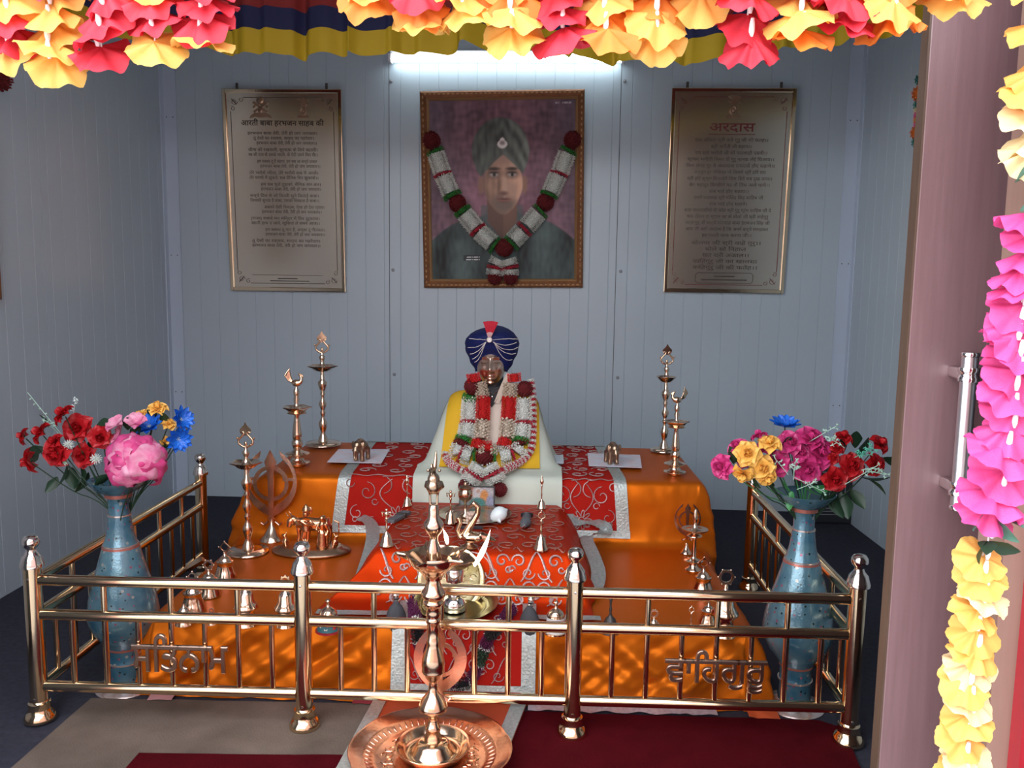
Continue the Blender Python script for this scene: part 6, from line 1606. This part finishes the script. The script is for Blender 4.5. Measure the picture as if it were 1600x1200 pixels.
for i, (x, y, dx, dz, k) in enumerate(((1238, 768, -.3, -1, 'l'), (1243, 745, .0, 1, 'l'), (1270, 760, 1, -.2, 'l'), (1255, 755, .6, -.6, 'l'), (1150, 722, -.3, .6, 'd'), (1225, 705, .2, .7, 'd'), (1280, 745, .8, 0, 'l'), (1210, 760, -.8, .3, 'd'))): leaf(c1, PY(c1, x, y, -.02), (dx, -.3, dz), .05, k, i)
part('stems', mb, LEAF_L, c1, kind='stuff')
for a, b in (((1240, 745), (1290, 770)), ((1245, 765), (1278, 752)), ((1232, 742), (1210, 715)), ((1265, 690), (1310, 664))): sprig(c1, PY(c1, *a, -.05), PY(c1, *b, -.06), 5, .010)
sprig(c1, PY(c1, 1240, 750, -.07), PY(c1, 1242, 722, -.08), 12, .012)
c2 = bunch('bunch of yellow roses at the left of the right vase', MRt + Vector((-.025, -.01, 0))); mb = MB()
for i, (x, y, R, d, op) in enumerate(((1168, 708, 20, (-.2, -1, .3), .85), (1192, 731, 20, (-.1, -1, .1), .85), (1203, 692, 18, (-.1, -.5, .9), 1.2), (1161, 741, 18, (-.3, -.4, -.6), 1.3), (1199, 748, 15, (.1, -.7, -.5), 1.2))):
    c = PY(c2, x, y, -.045); rose(c2, c, d, R * 2.12 / F, ROSE_Y, i, op); stem(mb, (0, 0, -.05), c + Vector((0, .012, 0)))
for i, (x, y, dx, dz) in enumerate(((1146, 725, -.2, 1), (1180, 725, .2, .5), (1176, 745, .3, -.6), (1215, 700, .4, .5))): leaf(c2, PY(c2, x, y, -.02), (dx, -.3, dz), .035, 'd', i)
part('stems', mb, LEAF, c2, kind='stuff')
c3 = bunch('bunch of red roses with dark leaves at the right of the right vase', MRt + Vector((.025, -.01, 0))); mb = MB()
for i, (x, y, R, d, op) in enumerate(((1318, 682, 14, (.2, -.4, 1), 1.4), (1375, 693, 17, (.5, -.5, .7), 1.2), (1331, 728, 21, (.1, -1, .3), .9), (1369, 727, 18, (.5, -.8, .2), 1.1), (1305, 748, 21, (.0, -1, -.1), .8), (1309, 699, 12, (.1, -.6, .5), 1.1), (1302, 716, 10, (.1, -.8, .2), 1.1))):
    c = PY(c3, x, y, -.04); rose(c3, c, d, R * 2.12 / F, ROSE_R, i, op); stem(mb, (0, 0, -.05), c + Vector((0, .012, 0)))
for i, (x, y, dx, dz, L) in enumerate(((1336, 700, -.1, 1, .045), (1320, 705, -.2, 1, .05), (1380, 715, 1, -.3, .04), (1345, 745, 1, -.1, .06), (1315, 768, .2, -1, .06), (1328, 765, .8, -.9, .05), (1355, 748, 1, -.6, .05), (1290, 735, -.2, 1, .05), (1290, 760, .1, -1, .05), (1335, 712, .4, .6, .05), (1300, 768, .3, -1, .06))): leaf(c3, PY(c3, x, y, .0), (dx, -.3, dz), L * 1.2, 'd', i)
part('stems', mb, LEAF, c3, kind='stuff')
TEALF = mat('mint_filler', (.10, .42, .30), .55)
for a, b, m in (((1335, 715), (1365, 700), TEALF), ((1335, 705), (1355, 712), TEALF), ((1320, 700), (1297, 685), FILLER), ((1355, 735), (1384, 742), FILLER), ((1320, 757), (1372, 727), FILLER)): sprig(c3, PY(c3, *a, -.06), PY(c3, *b, -.075), 10, .012, m)
c4 = bunch('single blue daisy rising highest from the right vase', MRt + Vector((.0, .02, 0)), 'flower'); mb = MB()
c = PY(c4, 1226, 668, .02); daisy(c4, c, (0, -.25, 1), 27 * 2.16 / F, 5); stem(mb, (0, 0, -.05), c); part('stems', mb, LEAF, c4, kind='stuff')

# ================================================================== GARLANDS OF CLOTH FLOWERS IN THE DOORWAY
def disc_me(name, m, seed, lobes=6, droop=.5):
    r = random.Random(seed); mb = MB(); ph = [r.uniform(0, 6) for _ in range(6)]
    for layer in range(2):
        k = 1 - .16 * layer; off = r.uniform(0, 1)
        def fn(u, v, k=k, off=off, layer=layer):
            a = 2 * pi * (u + off); lob = abs(sin(lobes * a / 2 + ph[0])) ** .45; sc_ = .03 * abs(sin(lobes * 2.5 * a + ph[1]))
            R = k * (.80 + .20 * lob + sc_ * (1 if v > .8 else 0) + .06 * sin(a + ph[2])) * v
            z = -droop * (v ** 1.7) * (.75 + .25 * sin(2 * a + ph[3])) + .10 * v * sin(lobes * a + ph[4]) + .07 * v * v * sin(9 * a + ph[5]) + .10 * layer * (1 - v)
            return (R * cos(a), R * sin(a), z)
        mb.grid(fn, 60, 6, closeu=True)
    return mb.mesh(name, m, 0)
DISC = {}
for key, m in (('Y', G_YEL), ('R', G_RED), ('P', G_PNK), ('C', G_CRM), ('O', G_ORG)):
    DISC[key] = [disc_me('flower', m, 11 + s_, 5 + s_ % 3, (.22, .38, .6, .48)[s_]) for s_ in range(4)]
BEAD = MB().tube([(0, 0, -.011), (0, 0, -.004), (0, 0, .004), (0, 0, .011)], [.0022, .0038, .0034, .0022], 8).mesh('tube_bead', BEADW)
R_ = random.Random(3)
GY = 1.10
def hang(label, x, ys, cols, R, grp, tilt=.35, top=2.28, name='flower_garland', xs=None, sz=None, jy=.012):
    p0 = at_y(x, ys[-1], GY); R_ = random.Random(int(x) * 3 + 1); RX = random.Random(int(x)); R0 = R_
    t = thing(name, label, 'garland', p0, 0, grp); prev = None; pts = []
    for i, (y, cl_) in enumerate(zip(ys, cols)):
        R_ = RX if i < 3 and name == 'flower_garland' else R0
        c = at_y(xs[i] if xs else x + R_.uniform(-6, 6), y, GY + R_.uniform(-jy, jy)) - p0
        rr_ = R * (sz[i] if sz else R_.uniform(.92, 1.08)) * GY / F
        if cl_ in 'GL':
            for q in range(3): leaf(t, c + Vector((0, 0, .0)), (cos(q * 2.1 + i), -.5, sin(q * 2.1 + i) * .3 - .3), rr_ * 1.15, 'g' if cl_ == 'G' else 'd', q)
        else:
            o = link('flower', R_.choice(DISC[cl_]), t)
            d = Vector((R_.uniform(-tilt, tilt), -.75 + R_.uniform(-tilt, tilt) * 1.3, 1)).normalized()
            o.matrix_local = Mdir(c, d, R_.uniform(0, 6), rr_)
        if prev is not None:
            mid = (prev + c) / 2 + Vector((0, -rr_ * .25, 0)); b = link('tube_bead', BEAD, t, mid, (.15, 0, 0))
        prev = c; pts.append(c)
    pts = sorted(pts, key=lambda q: q.z); topx = at_y(x, 0, GY).x - p0.x
    pts.append(Vector((topx if not xs else pts[-1].x + .01, 0, top - p0.z)))
    part('cord', MB().tube(pts, .0012, 5), BEADW, t)
    return t
strings = [(20, [(-45, 'Y'), (-8, 'Y'), (22, 'R'), (50, 'R'), (72, 'Y')], 'red over yellow, at the far left edge'), (84, [(-50, 'R'), (-20, 'Y'), (12, 'Y'), (40, 'Y'), (70, 'Y'), (92, 'Y')], 'all yellow, hanging lowest at the left'),
           (160, [(-50, 'Y'), (-14, 'R'), (18, 'R'), (45, 'R'), (78, 'R')], 'all red, second from the left'), (240, [(-40, 'Y'), (-5, 'R'), (22, 'R'), (70, 'Y')], 'yellow tip under red, third from the left'),
           (318, [(-35, 'R'), (2, 'R'), (26, 'R'), (62, 'Y')], 'yellow tip under red beside the valance gap'), (578, [(-30, 'Y'), (-12, 'O')], 'only an orange tip showing, over the valance gap'), (655, [(-60, 'O'), (-28, 'R'), (6, 'O'), (26, 'Y')], 'orange and yellow, left end of the middle row'), (722, [(-40, 'Y'), (-10, 'Y'), (12, 'Y')], 'short yellow string left of the tube centre'),
           (798, [(-42, 'Y'), (-12, 'O'), (18, 'Y'), (48, 'Y')], 'yellow, over the middle of the tube light'), (878, [(-45, 'Y'), (-15, 'R'), (18, 'R'), (48, 'R')], 'red, over the right half of the tube light'), (945, [(-40, 'O'), (-5, 'Y'), (25, 'O'), (50, 'O')], 'orange, over the right end of the tube light'),
           (1022, [(-40, 'Y'), (-6, 'O'), (22, 'Y'), (50, 'Y')], 'yellow, right of the tube light'), (1092, [(-40, 'O'), (-8, 'Y')], 'short yellow one between two longer strings'), (1170, [(-40, 'Y'), (-8, 'R'), (28, 'R'), (65, 'R')], 'red, hanging lowest over the right plaque'),
           (1250, [(-40, 'R'), (-5, 'Y'), (22, 'Y'), (52, 'O')], 'orange tip, right of the red string'), (1322, [(-40, 'Y'), (-8, 'R'), (14, 'R'), (30, 'R')], 'short red one near the right corner'), (1396, [(-35, 'O'), (2, 'Y'), (24, 'O')], 'orange, beside the top of the wooden door'), (1492, [(-40, 'Y'), (-14, 'Y')], 'only a yellow tip showing over the wooden door')]
for x, fl, lb in strings:
    fl = [(fl[0][0] - 36 * q, 'YRO'[(q + int(x)) % 3]) for q in (3, 2, 1)] + fl
    hang('doorway flower string, ' + lb, x, [a for a, _ in fl], [b for _, b in fl], 49, 'cloth flower strings over the doorway')
ys = [-30, 40, 110, 150, 180, 212, 236, 268, 302, 338, 370, 395, 425, 450, 478, 505, 530, 556, 582, 610, 640, 668, 700, 738, 768, 790, 806, 846, 872, 898, 925, 955, 985, 1012, 1040, 1066, 1092, 1120, 1150, 1180, 1215]
cs = 'YYYYCCCGGPPPPPPPPPPPPPPPPPGLYYCYYYCYCYYCYY'[:len(ys)]
GXT = [(-60, 1628), (0, 1625), (230, 1618), (330, 1613), (480, 1592), (600, 1586), (740, 1562), (850, 1541), (950, 1530), (1060, 1516), (1160, 1508), (1260, 1500)]
def gx(y):
    for (a, p), (b, q) in zip(GXT, GXT[1:]):
        if a <= y <= b: return p + (q - p) * (y - a) / (b - a) + 5 * sin(y * .07)
gxs = [gx(y) for y in ys]; szs = [1.0] * len(ys)
for i, y in enumerate(ys):
    if 360 < y < 520: szs[i] = .95
    if 690 < y < 780: szs[i] = 1.2
    if y > 830: szs[i] = .88
hang('long flower garland hanging down the right door post, yellow, pink and yellow again', 1560, ys[::1], cs, 46, 'long doorway garland', .45, 2.28, 'long_garland', gxs, szs, .004)
